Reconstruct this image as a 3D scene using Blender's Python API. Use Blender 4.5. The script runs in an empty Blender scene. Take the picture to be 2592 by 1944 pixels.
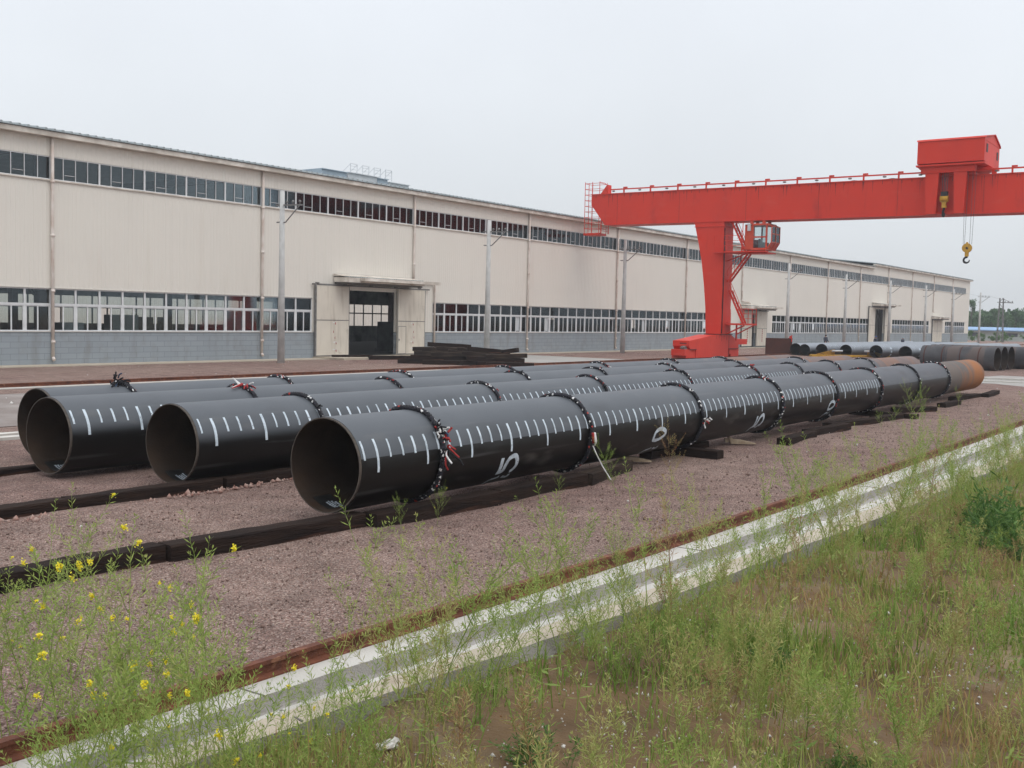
import bpy, math, random
import numpy as np
from mathutils import Vector, Matrix
PI = math.pi
random.seed(7)
RNG = np.random.default_rng(11)
SC = bpy.context.scene
COL = SC.collection

# ------------------------------------------------------------------ camera
F, PITCH, ROLL, YAW, CH = 2714.24, 0.0623, 0.0221, 0.6224, 2.64
cam_d = bpy.data.cameras.new('camera'); cam = bpy.data.objects.new('camera', cam_d); COL.objects.link(cam)
cam_d.sensor_width = 36.0; cam_d.lens = F / 2592.0 * 36.0; cam_d.clip_end = 3000; cam_d.clip_start = 0.05
fw = Vector((math.cos(PITCH) * math.cos(YAW), math.cos(PITCH) * math.sin(YAW), -math.sin(PITCH)))
rt = Vector((math.sin(YAW), -math.cos(YAW), 0)); up = rt.cross(fw)
c_, s_ = math.cos(ROLL), math.sin(ROLL)
r2 = rt * c_ + up * s_; u2 = up * c_ - rt * s_
M = Matrix((r2, u2, -fw)).transposed().to_4x4(); M.translation = Vector((0, 0, CH))
cam.matrix_world = M
SC.camera = cam

# ------------------------------------------------------------------ world, sun, exposure
SUN_EL, SUN_AZ = math.radians(58), math.radians(262)      # azimuth measured from +X towards +Y
W = bpy.data.worlds.new("World"); SC.world = W; W.use_nodes = True
nt = W.node_tree; nt.nodes.clear()
out = nt.nodes.new('ShaderNodeOutputWorld'); bg = nt.nodes.new('ShaderNodeBackground')
sky = nt.nodes.new('ShaderNodeTexSky'); sky.sky_type = 'NISHITA'; sky.sun_disc = False
sky.sun_elevation = SUN_EL; sky.sun_rotation = PI / 2 - SUN_AZ; sky.dust_density = 3.0
tc = nt.nodes.new('ShaderNodeTexCoord'); sep = nt.nodes.new('ShaderNodeSeparateXYZ')
rmp = nt.nodes.new('ShaderNodeValToRGB'); cr = rmp.color_ramp
cr.elements[0].position = 0.0; cr.elements[0].color = (5.9, 6.15, 6.4, 1)
cr.elements[1].position = 1.0; cr.elements[1].color = (15.0, 15.3, 15.8, 1)
for p, c in ((0.07, (6.6, 6.9, 7.2, 1)), (0.2, (7.5, 7.85, 8.25, 1)), (0.37, (8.1, 8.5, 9.1, 1)), (0.6, (10.0, 10.3, 10.8, 1))):
    e = cr.elements.new(p); e.color = c
nz = nt.nodes.new('ShaderNodeTexNoise'); nz.inputs['Scale'].default_value = 3.2; nz.inputs['Detail'].default_value = 6
mr = nt.nodes.new('ShaderNodeMapRange'); mr.inputs['From Min'].default_value = .3; mr.inputs['From Max'].default_value = .7
mr.inputs['To Min'].default_value = .965; mr.inputs['To Max'].default_value = 1.035
mul = nt.nodes.new('ShaderNodeVectorMath'); mul.operation = 'SCALE'
mx = nt.nodes.new('ShaderNodeMix'); mx.data_type = 'RGBA'; mx.inputs['Factor'].default_value = 0.93
L = nt.links.new
L(tc.outputs['Generated'], sep.inputs[0]); L(sep.outputs['Z'], rmp.inputs['Fac'])
L(tc.outputs['Generated'], nz.inputs['Vector']); L(nz.outputs['Fac'], mr.inputs['Value'])
L(rmp.outputs['Color'], mul.inputs[0]); L(mr.outputs['Result'], mul.inputs['Scale'])
L(sky.outputs['Color'], mx.inputs[6]); L(mul.outputs[0], mx.inputs[7]); L(mx.outputs[2], bg.inputs['Color'])
bg.inputs['Strength'].default_value = 0.1
L(bg.outputs[0], out.inputs['Surface'])
W.cycles.sampling_method = 'MANUAL'; W.cycles.sample_map_resolution = 512
sd = bpy.data.lights.new('sun', 'SUN'); sd.energy = .7; sd.angle = math.radians(40); sd.color = (1.0, .95, .88)
sun = bpy.data.objects.new('sun', sd); COL.objects.link(sun)
d = Vector((math.cos(SUN_AZ) * math.cos(SUN_EL), math.sin(SUN_AZ) * math.cos(SUN_EL), math.sin(SUN_EL)))
sun.rotation_euler = d.to_track_quat('Z', 'Y').to_euler()
SC.view_settings.view_transform = 'Standard'; SC.view_settings.look = 'None'
SC.view_settings.exposure = 0.22; SC.view_settings.gamma = 1
SC.render.engine = 'CYCLES'
SC.cycles.max_bounces = 6; SC.cycles.diffuse_bounces = 3; SC.cycles.glossy_bounces = 3
SC.cycles.transparent_max_bounces = 16; SC.cycles.use_denoising = True
SC.cycles.caustics_reflective = False; SC.cycles.caustics_refractive = False

# ------------------------------------------------------------------ materials
def mat(name, col, rough=.7, col2=None, scale=3.0, detail=5, thr=(.35, .65), bump=0, bscale=None, spec=.4,
        metal=0, stretch=(1, 1, 1), col3=None, scale3=.6, thr3=(.5, .7)):
    m = bpy.data.materials.new(name); m.use_nodes = True; n = m.node_tree; b = n.nodes['Principled BSDF']
    b.inputs['Roughness'].default_value = rough; b.inputs['Metallic'].default_value = metal
    b.inputs['Specular IOR Level'].default_value = spec
    b.inputs['Base Color'].default_value = (*col, 1)
    t = n.nodes.new('ShaderNodeTexCoord'); mp = n.nodes.new('ShaderNodeMapping'); mp.inputs['Scale'].default_value = stretch
    n.links.new(t.outputs['Object'], mp.inputs[0])
    last = None
    def layer(prev, c, sc_, th):
        q = n.nodes.new('ShaderNodeTexNoise'); q.inputs['Scale'].default_value = sc_; q.inputs['Detail'].default_value = detail
        n.links.new(mp.outputs[0], q.inputs['Vector'])
        r = n.nodes.new('ShaderNodeMapRange'); r.inputs['From Min'].default_value = th[0]; r.inputs['From Max'].default_value = th[1]
        n.links.new(q.outputs['Fac'], r.inputs['Value'])
        k = n.nodes.new('ShaderNodeMix'); k.data_type = 'RGBA'; k.inputs[7].default_value = (*c, 1)
        n.links.new(r.outputs[0], k.inputs['Factor'])
        if prev is None: k.inputs[6].default_value = (*col, 1)
        else: n.links.new(prev, k.inputs[6])
        return k.outputs[2]
    if col2: last = layer(None, col2, scale, thr)
    if col3: last = layer(last, col3, scale3, thr3)
    if last: n.links.new(last, b.inputs['Base Color'])
    if bump:
        q = n.nodes.new('ShaderNodeTexNoise'); q.inputs['Scale'].default_value = bscale or scale * 3; q.inputs['Detail'].default_value = 6
        n.links.new(mp.outputs[0], q.inputs['Vector'])
        bb = n.nodes.new('ShaderNodeBump'); bb.inputs['Strength'].default_value = bump; bb.inputs['Distance'].default_value = .03
        n.links.new(q.outputs['Fac'], bb.inputs['Height']); n.links.new(bb.outputs[0], b.inputs['Normal'])
    return m
def N(m, kind): return m.node_tree.nodes.new(kind)

MT = {}
HAZE = .0006
MT['clad'] = mat('beige_cladding', (.74, .705, .64), .55, (.72, .685, .62), .25, 3, (.3, .7), col3=(.70, .65, .58), scale3=.9, thr3=(.62, .8), stretch=(1, 1, .15))
MT['trim'] = mat('beige_trim', (.78, .73, .66), .55, (.5, .45, .39), 1.2)
MT['upvc'] = mat('white_window_frame', (.72, .74, .75), .45, (.6, .61, .62), 2)
MT['steelpale'] = mat('pale_pipe', (.74, .68, .63), .5, (.60, .50, .44), 2)
MT['door'] = mat('door_panel', (.68, .63, .54), .5, (.62, .57, .49), .8, col3=(.45, .40, .33), scale3=1.6, thr3=(.62, .75))
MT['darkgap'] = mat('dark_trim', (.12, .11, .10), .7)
MT['rooft'] = mat('roof_sheet', (.33, .37, .38), .5, (.26, .30, .31), 1.5)
MT['bluevent'] = mat('vent_sheet', (.36, .44, .50), .5, (.30, .37, .43), 1.0)
MT['whitevent'] = mat('white_sheet', (.58, .61, .63), .5, (.5, .53, .55), 1.0)
MT['blueroof'] = mat('blue_sheet', (.10, .22, .45), .5, (.08, .18, .38), 1.0)
MT['conc'] = mat('pale_concrete', (.56, .54, .50), .9, (.46, .44, .40), 1.1, 10, (.35, .65), .4, 60, col3=(.34, .31, .27), scale3=2.2, thr3=(.60, .85))
MT['conc2'] = mat('grey_concrete', (.38, .36, .335), .9, (.29, .27, .25), 3, 8, (.3, .7), .5, 60)
MT['cream'] = mat('cream_concrete', (.50, .44, .36), .9, (.42, .36, .28), 1.2, 10, (.3, .7), .4, 60, col3=(.30, .24, .18), scale3=3, thr3=(.60, .8))
MT['road'] = mat('road_concrete', (.36, .35, .33), .9, (.30, .29, .27), .5, 8, (.3, .7), .2, 30)
MT['pole'] = mat('pole_concrete', (.58, .58, .57), .85, (.42, .42, .41), 2, 6, (.3, .7), .2, 40)
MT['galv'] = mat('grey_steel', (.20, .20, .20), .5, (.14, .13, .12), 5, spec=.5)
MT['rust'] = mat('rusty_steel', (.18, .060, .030), .8, (.10, .035, .022), 6, 8, (.35, .65), .4, 60, col3=(.26, .12, .07), scale3=9, thr3=(.6, .7))
MT['rustplate'] = mat('rusty_plate', (.085, .026, .016), .85, (.06, .020, .014), 1.5, 6, (.3, .7))
MT['red'] = mat('crane_red_paint', (.66, .040, .019), .5, (.60, .036, .018), .45, 4, (.35, .65), spec=.3, col3=(.46, .03, .02), scale3=.9, thr3=(.62, .8), stretch=(1, 1, .5))
MT['reddark'] = mat('red_weld_stain', (.15, .02, .02), .7, (.09, .016, .016), 4)
MT['orange'] = mat('cabin_orange_red', (.60, .075, .025), .4, (.5, .05, .025), 1)
MT['yellow'] = mat('hook_yellow', (.58, .33, .03), .5, (.45, .25, .03), 4, col3=(.15, .10, .05), scale3=6, thr3=(.62, .7))
MT['black'] = mat('black_steel', (.02, .02, .022), .5)
MT['wire'] = mat('wire_rope', (.10, .10, .11), .6)
MT['timber'] = mat('creosoted_timber', (.034, .021, .016), .9, (.016, .011, .010), 3, 8, (.35, .65), .8, 18, stretch=(.35, 3, 3), col3=(.12, .055, .036), scale3=1.1, thr3=(.6, .72), spec=.12)
MT['timber2'] = mat('weathered_timber', (.060, .042, .032), .9, (.025, .018, .015), 4, 8, (.35, .65), .8, 18, stretch=(.35, 3, 3), spec=.12)
MT['wedge'] = mat('pale_wood', (.42, .34, .24), .8, (.3, .22, .15), 10)
MT['paint'] = mat('white_paint', (.60, .68, .75), .7, (.36, .42, .47), 9, 6, (.42, .72), col3=(.12, .13, .14), scale3=26, thr3=(.60, .75))
MT['ropewhite'] = mat('white_cord', (.80, .80, .78), .8, (.6, .6, .6), 30)
MT['ropered'] = mat('red_cord', (.40, .035, .03), .8, (.25, .02, .02), 30)
MT['ropeblue'] = mat('blue_cord', (.05, .09, .16), .8, (.03, .05, .1), 30)
MT['stone'] = mat('white_stone', (.68, .66, .63), .9, (.5, .47, .44), 20)
MT['pebble'] = mat('pink_pebble', (.28, .19, .16), .9, (.18, .12, .10), 9, 3, (.4, .6))
MT['rubble'] = mat('red_rubble', (.26, .13, .10), .9, (.38, .28, .24), 6)
MT['greygravel'] = mat('grey_gravel', (.27, .225, .205), .95, (.17, .145, .135), 40, 4, (.35, .65), .6, 60, col3=(.31, .28, .26), scale3=.8, thr3=(.4, .7))
MT['skin'] = mat('skin', (.35, .20, .14), .6)
MT['jacket'] = mat('dark_workwear', (.05, .055, .08), .8, (.03, .035, .05), 9)
MT['helmet'] = mat('blue_helmet', (.08, .12, .35), .4)
MT['hair'] = mat('dark_hair', (.02, .018, .015), .6)
MT['floor'] = mat('workshop_floor', (.07, .065, .06), .8, (.08, .075, .07), 1)
MT['colrust'] = mat('red_oxide_column', (.12, .088, .078), .8, (.10, .07, .062), 2, spec=.2)
MT['inner'] = mat('inside_wall', (.42, .42, .40), .8, (.13, .13, .125), .7)
MT['machine'] = mat('machine_grey', (.10, .11, .11), .6, (.06, .065, .07), 2)
MT['bark'] = mat('bark', (.16, .14, .11), .9, (.10, .09, .07), 9)
MT['stenb'] = mat('stencil_black', (.012, .012, .012), .6)
MT['sill'] = mat('window_sill', (.52, .50, .47), .7)
m = bpy.data.materials.new('added_skylight_sheet'); m.use_nodes = True; n = m.node_tree; n.nodes.remove(n.nodes['Principled BSDF']); t = n.nodes.new('ShaderNodeBsdfTransparent'); t.inputs['Color'].default_value = (.6, .63, .65, 1)
n.links.new(t.outputs[0], n.nodes['Material Output'].inputs[0]); MT['added_skylight'] = m  # clear sheet for unseen roof openings added to brighten the hall inside
MT['shedwall'] = mat('pale_shed_wall', (.55, .60, .56), .7, (.48, .53, .50), .4)
MT['shedroof'] = mat('light_blue_roof', (.25, .40, .62), .5, (.2, .34, .55), .5)
MT['shedwin'] = mat('dark_shed_window', (.08, .09, .11), .3)
MT['bulk'] = mat('rope_black', (.012, .012, .015), .75, spec=.3)

def leafmat(name, cols, trans=.35, rough=.55):
    m = bpy.data.materials.new(name); m.use_nodes = True; n = m.node_tree; b = n.nodes['Principled BSDF']
    a = N(m, 'ShaderNodeAttribute'); a.attribute_name = 'tint'
    r = N(m, 'ShaderNodeValToRGB'); r.color_ramp.elements[0].color = (*cols[0], 1); r.color_ramp.elements[1].color = (*cols[-1], 1)
    for i, c in enumerate(cols[1:-1]):
        e = r.color_ramp.elements.new((i + 1) / (len(cols) - 1)); e.color = (*c, 1)
    n.links.new(a.outputs['Fac'], r.inputs[0]); n.links.new(r.outputs[0], b.inputs['Base Color'])
    b.inputs['Roughness'].default_value = rough; b.inputs['Specular IOR Level'].default_value = .25
    t = N(m, 'ShaderNodeBsdfTranslucent'); n.links.new(r.outputs[0], t.inputs[0])
    k = N(m, 'ShaderNodeMixShader'); k.inputs[0].default_value = trans
    n.links.new(b.outputs[0], k.inputs[1]); n.links.new(t.outputs[0], k.inputs[2]); n.links.new(k.outputs[0], n.nodes['Material Output'].inputs[0])
    return m
MT['grass'] = leafmat('grass_blades', [(.13, .23, .035), (.20, .29, .06), (.30, .34, .09), (.38, .34, .13), (.42, .27, .13)])
MT['weed'] = leafmat('weed_stems', [(.15, .25, .05), (.25, .36, .08), (.36, .44, .12), (.44, .41, .16), (.36, .20, .11)])
MT['petal'] = leafmat('yellow_petals', [(.80, .66, .03), (.92, .84, .08)], .25)
MT['bush'] = leafmat('bush_leaves', [(.06, .13, .03), (.10, .20, .05), (.17, .28, .08)])
MT['tree'] = leafmat('tree_leaves', [(.05, .10, .04), (.08, .15, .06), (.12, .20, .08)])

def streaks(m, col, sc, f0, f1, mxf, stretch):
    n = m.node_tree; b = n.nodes['Principled BSDF']; t = N(m, 'ShaderNodeTexCoord'); mp = N(m, 'ShaderNodeMapping'); mp.inputs['Scale'].default_value = stretch
    n.links.new(t.outputs['Object'], mp.inputs[0]); q = N(m, 'ShaderNodeTexNoise'); q.inputs['Scale'].default_value = sc; q.inputs['Detail'].default_value = 7; n.links.new(mp.outputs[0], q.inputs[0])
    r = N(m, 'ShaderNodeMapRange'); r.inputs['From Min'].default_value = f0; r.inputs['From Max'].default_value = f1; r.inputs['To Max'].default_value = mxf; n.links.new(q.outputs['Fac'], r.inputs[0])
    k = N(m, 'ShaderNodeMix'); k.data_type = 'RGBA'; k.inputs[7].default_value = (*col, 1); src = b.inputs['Base Color'].links[0].from_socket
    n.links.new(src, k.inputs[6]); n.links.new(r.outputs[0], k.inputs['Factor']); n.links.new(k.outputs[2], b.inputs['Base Color'])
streaks(MT['clad'], (.56, .52, .44), 1.0, .56, .84, .3, (2.6, 2.6, .16))
streaks(MT['clad'], (.60, .57, .53), 1.0, .5, .9, .3, (.22, .22, .35))
streaks(MT['door'], (.40, .35, .28), 1.0, .52, .75, .6, (4, 4, .5))
streaks(MT['red'], (.30, .022, .016), 1.0, .58, .85, .4, (2.5, 2.5, .35))
streaks(MT['red'], (.66, .12, .08), 1.0, .58, .85, .4, (.6, .6, 1.4))
streaks(MT['trim'], (.40, .36, .30), 1.0, .52, .78, .6, (1.4, 1.4, 2))
# glass: see-through with a sky reflection
m = bpy.data.materials.new('window_glass'); m.use_nodes = True; n = m.node_tree; n.nodes.remove(n.nodes['Principled BSDF'])
g = N(m, 'ShaderNodeBsdfGlossy'); g.inputs['Roughness'].default_value = .05; g.inputs['Color'].default_value = (.8, .88, .95, 1)
t = N(m, 'ShaderNodeBsdfTransparent'); t.inputs['Color'].default_value = (.80, .85, .85, 1)
k = N(m, 'ShaderNodeMixShader'); fr = N(m, 'ShaderNodeFresnel'); fr.inputs['IOR'].default_value = 1.5
n.links.new(fr.outputs[0], k.inputs[0]); n.links.new(t.outputs[0], k.inputs[1]); n.links.new(g.outputs[0], k.inputs[2])
n.links.new(k.outputs[0], n.nodes['Material Output'].inputs[0]); MT['glass'] = m

# block wall
m = mat('painted_block_wall', (.29, .32, .35), .8); n = m.node_tree; b = n.nodes['Principled BSDF']
t = N(m, 'ShaderNodeTexCoord'); sp_ = N(m, 'ShaderNodeSeparateXYZ'); cb = N(m, 'ShaderNodeCombineXYZ'); br = N(m, 'ShaderNodeTexBrick')
n.links.new(t.outputs['Object'], sp_.inputs[0]); n.links.new(sp_.outputs['X'], cb.inputs['X']); n.links.new(sp_.outputs['Z'], cb.inputs['Y'])
n.links.new(cb.outputs[0], br.inputs['Vector']); br.inputs['Scale'].default_value = 1
br.inputs['Brick Width'].default_value = .8; br.inputs['Row Height'].default_value = .265; br.inputs['Mortar Size'].default_value = .012
br.inputs['Color1'].default_value = (.29, .325, .355, 1); br.inputs['Color2'].default_value = (.265, .30, .33, 1); br.inputs['Mortar'].default_value = (.20, .22, .24, 1)
q = N(m, 'ShaderNodeTexNoise'); q.inputs['Scale'].default_value = 1.5; q.inputs['Detail'].default_value = 6
qs = N(m, 'ShaderNodeMapRange'); qs.inputs['From Min'].default_value = .52; qs.inputs['From Max'].default_value = .75; qs.inputs['To Max'].default_value = .55
mm = N(m, 'ShaderNodeMix'); mm.data_type = 'RGBA'; mm.inputs[7].default_value = (.22, .23, .22, 1)
n.links.new(t.outputs['Object'], q.inputs[0]); n.links.new(q.outputs['Fac'], qs.inputs[0]); n.links.new(qs.outputs[0], mm.inputs['Factor'])
n.links.new(br.outputs['Color'], mm.inputs[6]); n.links.new(mm.outputs[2], b.inputs['Base Color']); MT['block'] = m; streaks(m, (.17, .165, .15), 1.0, .52, .8, .6, (1.6, 1.6, .5))

# gravel yard
m = bpy.data.materials.new('pink_gravel'); m.use_nodes = True; n = m.node_tree; b = n.nodes['Principled BSDF']
t = N(m, 'ShaderNodeTexCoord'); v = N(m, 'ShaderNodeTexVoronoi'); v.inputs['Scale'].default_value = 66; n.links.new(t.outputs['Object'], v.inputs['Vector'])
r = N(m, 'ShaderNodeValToRGB'); r.color_ramp.elements[0].color = (.12, .080, .065, 1); r.color_ramp.elements[1].color = (.56, .43, .36, 1)
e = r.color_ramp.elements.new(.35); e.color = (.25, .165, .135, 1)
e = r.color_ramp.elements.new(.6); e.color = (.33, .215, .18, 1)
e = r.color_ramp.elements.new(.8); e.color = (.27, .215, .195, 1)
wn = N(m, 'ShaderNodeTexNoise'); wn.inputs['Scale'].default_value = 34; wn.inputs['Detail'].default_value = 4
sepc = N(m, 'ShaderNodeSeparateColor'); n.links.new(v.outputs['Color'], sepc.inputs[0]); n.links.new(sepc.outputs[0], r.inputs[0])
big = N(m, 'ShaderNodeTexNoise'); big.inputs['Scale'].default_value = .16; big.inputs['Detail'].default_value = 5
bs = N(m, 'ShaderNodeMapRange'); bs.inputs['From Min'].default_value = .42; bs.inputs['From Max'].default_value = .6
gm = N(m, 'ShaderNodeMix'); gm.data_type = 'RGBA'; gm.blend_type = 'MULTIPLY'; gm.inputs[7].default_value = (.87, .82, .84, 1)
n.links.new(t.outputs['Object'], big.inputs[0]); n.links.new(big.outputs['Fac'], bs.inputs[0]); n.links.new(bs.outputs[0], gm.inputs['Factor'])
n.links.new(r.outputs[0], gm.inputs[6])
mid = N(m, 'ShaderNodeTexNoise'); mid.inputs['Scale'].default_value = 1.7; mid.inputs['Detail'].default_value = 8
ms = N(m, 'ShaderNodeMapRange'); ms.inputs['From Min'].default_value = .3; ms.inputs['From Max'].default_value = .7; ms.inputs['To Min'].default_value = .88; ms.inputs['To Max'].default_value = 1.38
sc2 = N(m, 'ShaderNodeVectorMath'); sc2.operation = 'SCALE'
n.links.new(t.outputs['Object'], mid.inputs[0]); n.links.new(mid.outputs['Fac'], ms.inputs[0]); n.links.new(gm.outputs[2], sc2.inputs[0]); n.links.new(ms.outputs[0], sc2.inputs['Scale'])
n.links.new(sc2.outputs[0], b.inputs['Base Color']); b.inputs['Roughness'].default_value = .95; b.inputs['Specular IOR Level'].default_value = .2
bb = N(m, 'ShaderNodeBump'); bb.inputs['Strength'].default_value = 1.0; bb.inputs['Distance'].default_value = .03
n.links.new(v.outputs['Distance'], bb.inputs['Height']); n.links.new(bb.outputs[0], b.inputs['Normal']); MT['gravel'] = m

# soil
MT['soil'] = mat('brown_soil', (.18, .112, .056), .95, (.105, .064, .032), 1.8, 10, (.35, .65), 1.0, 14, col3=(.27, .205, .13), scale3=.9, thr3=(.5, .7))

# coated pipe (object coordinates: X along the pipe, Z up); dust lies on the upper half
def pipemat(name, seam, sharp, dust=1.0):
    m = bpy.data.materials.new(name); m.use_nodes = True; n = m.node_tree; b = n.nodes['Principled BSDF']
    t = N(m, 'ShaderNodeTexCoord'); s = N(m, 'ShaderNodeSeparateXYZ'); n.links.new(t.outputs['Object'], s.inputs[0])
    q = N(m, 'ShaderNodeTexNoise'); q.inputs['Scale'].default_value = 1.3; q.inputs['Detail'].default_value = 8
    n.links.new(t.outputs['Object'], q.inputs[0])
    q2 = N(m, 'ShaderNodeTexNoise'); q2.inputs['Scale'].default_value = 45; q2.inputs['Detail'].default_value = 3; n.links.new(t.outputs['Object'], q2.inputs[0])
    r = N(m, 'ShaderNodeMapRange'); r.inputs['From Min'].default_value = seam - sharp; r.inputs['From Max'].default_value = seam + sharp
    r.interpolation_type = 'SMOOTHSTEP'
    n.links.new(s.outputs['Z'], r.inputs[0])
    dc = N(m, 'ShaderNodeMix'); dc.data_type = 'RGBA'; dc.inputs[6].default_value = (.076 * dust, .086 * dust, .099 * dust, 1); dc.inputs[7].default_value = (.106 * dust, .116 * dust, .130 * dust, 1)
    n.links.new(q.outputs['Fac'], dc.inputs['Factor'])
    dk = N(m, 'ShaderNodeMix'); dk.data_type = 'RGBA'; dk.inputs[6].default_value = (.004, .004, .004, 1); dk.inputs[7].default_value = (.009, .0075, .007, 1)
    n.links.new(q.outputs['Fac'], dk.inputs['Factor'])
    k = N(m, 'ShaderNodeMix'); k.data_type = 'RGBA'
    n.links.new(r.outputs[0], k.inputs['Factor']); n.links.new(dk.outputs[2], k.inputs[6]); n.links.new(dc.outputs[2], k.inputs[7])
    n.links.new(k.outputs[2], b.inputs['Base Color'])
    streaks(m, (.17, .175, .18), 1.0, .60, .82, .45, (.35, 7, 7)); streaks(m, (.20, .19, .175), 1.0, .62, .8, .4, (1.1, 2.5, 2.5)); streaks(m, (.05, .052, .056), 1.0, .58, .75, .5, (.5, 1.5, 1.5))
    rr = N(m, 'ShaderNodeMapRange'); rr.inputs['To Min'].default_value = .42; rr.inputs['To Max'].default_value = .50
    n.links.new(r.outputs[0], rr.inputs[0]); n.links.new(rr.outputs[0], b.inputs['Roughness']); b.inputs['Specular IOR Level'].default_value = .27
    bb = N(m, 'ShaderNodeBump'); bb.inputs['Strength'].default_value = .12; bb.inputs['Distance'].default_value = .004
    n.links.new(q2.outputs['Fac'], bb.inputs['Height']); n.links.new(bb.outputs[0], b.inputs['Normal'])
    return m
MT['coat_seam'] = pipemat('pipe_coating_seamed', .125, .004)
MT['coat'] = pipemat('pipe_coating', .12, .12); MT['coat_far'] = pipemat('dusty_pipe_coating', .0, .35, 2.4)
MT['inside'] = mat('pipe_inside_rust', (.055, .036, .025), .9, (.035, .025, .019), 2.5, 6, (.3, .7), .2, 30, col3=(.055, .028, .016), scale3=1.2, thr3=(.6, .75), spec=.15)
MT['lip'] = mat('bare_pipe_lip', (.10, .082, .066), .7, (.05, .04, .035), 12)
def rustpipe(name, c1, c2, c3, sc=.35, gx=None):
    m = mat(name, c1, .75, c2, 1.1, 6, (.4, .6), .15, 30); n = m.node_tree; b = n.nodes['Principled BSDF']
    t = N(m, 'ShaderNodeTexCoord'); mp = N(m, 'ShaderNodeMapping'); mp.inputs['Scale'].default_value = (1, .25, .25); mp.inputs['Rotation'].default_value = (0, .5, 0)
    n.links.new(t.outputs['Object'], mp.inputs[0])
    w = N(m, 'ShaderNodeTexNoise'); w.inputs['Scale'].default_value = sc; w.inputs['Detail'].default_value = 4; n.links.new(mp.outputs[0], w.inputs[0])
    r = N(m, 'ShaderNodeMapRange'); r.inputs['From Min'].default_value = .5; r.inputs['From Max'].default_value = .56; n.links.new(w.outputs['Fac'], r.inputs[0])
    if gx:
        r.inputs['From Min'].default_value = .44; r.inputs['From Max'].default_value = .68; r.inputs['To Max'].default_value = .9
        sx_ = N(m, 'ShaderNodeSeparateXYZ'); n.links.new(t.outputs['Object'], sx_.inputs[0]); ma = N(m, 'ShaderNodeMath'); ma.operation = 'MULTIPLY_ADD'; ma.inputs[1].default_value = .075; ma.inputs[2].default_value = -gx * .075
        zz_ = N(m, 'ShaderNodeMath'); zz_.operation = 'MULTIPLY_ADD'; zz_.inputs[1].default_value = -.16; ad_ = N(m, 'ShaderNodeMath'); ad_.operation = 'ADD'
        n.links.new(sx_.outputs['X'], ma.inputs[0]); n.links.new(sx_.outputs['Z'], zz_.inputs[0]); n.links.new(ma.outputs[0], zz_.inputs[2]); n.links.new(zz_.outputs[0], ad_.inputs[0]); n.links.new(w.outputs['Fac'], ad_.inputs[1]); n.links.new(ad_.outputs[0], r.inputs[0])
    k = N(m, 'ShaderNodeMix'); k.data_type = 'RGBA'; k.inputs[7].default_value = (*c3, 1)
    src = b.inputs['Base Color'].links[0].from_socket
    n.links.new(src, k.inputs[6]); n.links.new(r.outputs[0], k.inputs['Factor']); n.links.new(k.outputs[2], b.inputs['Base Color'])
    return m
MT['bare'] = rustpipe('bare_rusty_pipe', (.13, .105, .09), (.105, .095, .09), (.33, .12, .030), 1.9, 32.6)
MT['bare2'] = rustpipe('dull_rusty_pipe', (.17, .125, .115), (.14, .11, .105), (.20, .12, .09), .9)
MT['rp'] = rustpipe('banded_rusty_pipe', (.088, .088, .094), (.058, .058, .063), (.115, .092, .085), 1.6)

# rope: black with flecks of white and red
m = bpy.data.materials.new('braided_rag_rope'); m.use_nodes = True; n = m.node_tree; b = n.nodes['Principled BSDF']
t = N(m, 'ShaderNodeTexCoord'); oi = N(m, 'ShaderNodeObjectInfo'); ad = N(m, 'ShaderNodeVectorMath'); ad.operation = 'ADD'
cmb = N(m, 'ShaderNodeCombineXYZ'); mlt = N(m, 'ShaderNodeMath'); mlt.operation = 'MULTIPLY'; mlt.inputs[1].default_value = 40
n.links.new(oi.outputs['Random'], mlt.inputs[0]); n.links.new(mlt.outputs[0], cmb.inputs[0])
n.links.new(t.outputs['Object'], ad.inputs[0]); n.links.new(cmb.outputs[0], ad.inputs[1])
v = N(m, 'ShaderNodeTexVoronoi'); v.inputs['Scale'].default_value = 30; n.links.new(ad.outputs[0], v.inputs[0])
sc_ = N(m, 'ShaderNodeSeparateColor'); n.links.new(v.outputs['Color'], sc_.inputs[0])
r = N(m, 'ShaderNodeValToRGB'); r.color_ramp.interpolation = 'CONSTANT'
r.color_ramp.elements[0].color = (.012, .012, .016, 1); r.color_ramp.elements[1].position = .90; r.color_ramp.elements[1].color = (.75, .75, .74, 1)
e = r.color_ramp.elements.new(.965); e.color = (.40, .045, .035, 1); e = r.color_ramp.elements.new(.55); e.color = (.02, .02, .03, 1)
n.links.new(sc_.outputs[0], r.inputs[0]); n.links.new(r.outputs[0], b.inputs['Base Color']); b.inputs['Roughness'].default_value = .8; MT['rope'] = m

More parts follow.
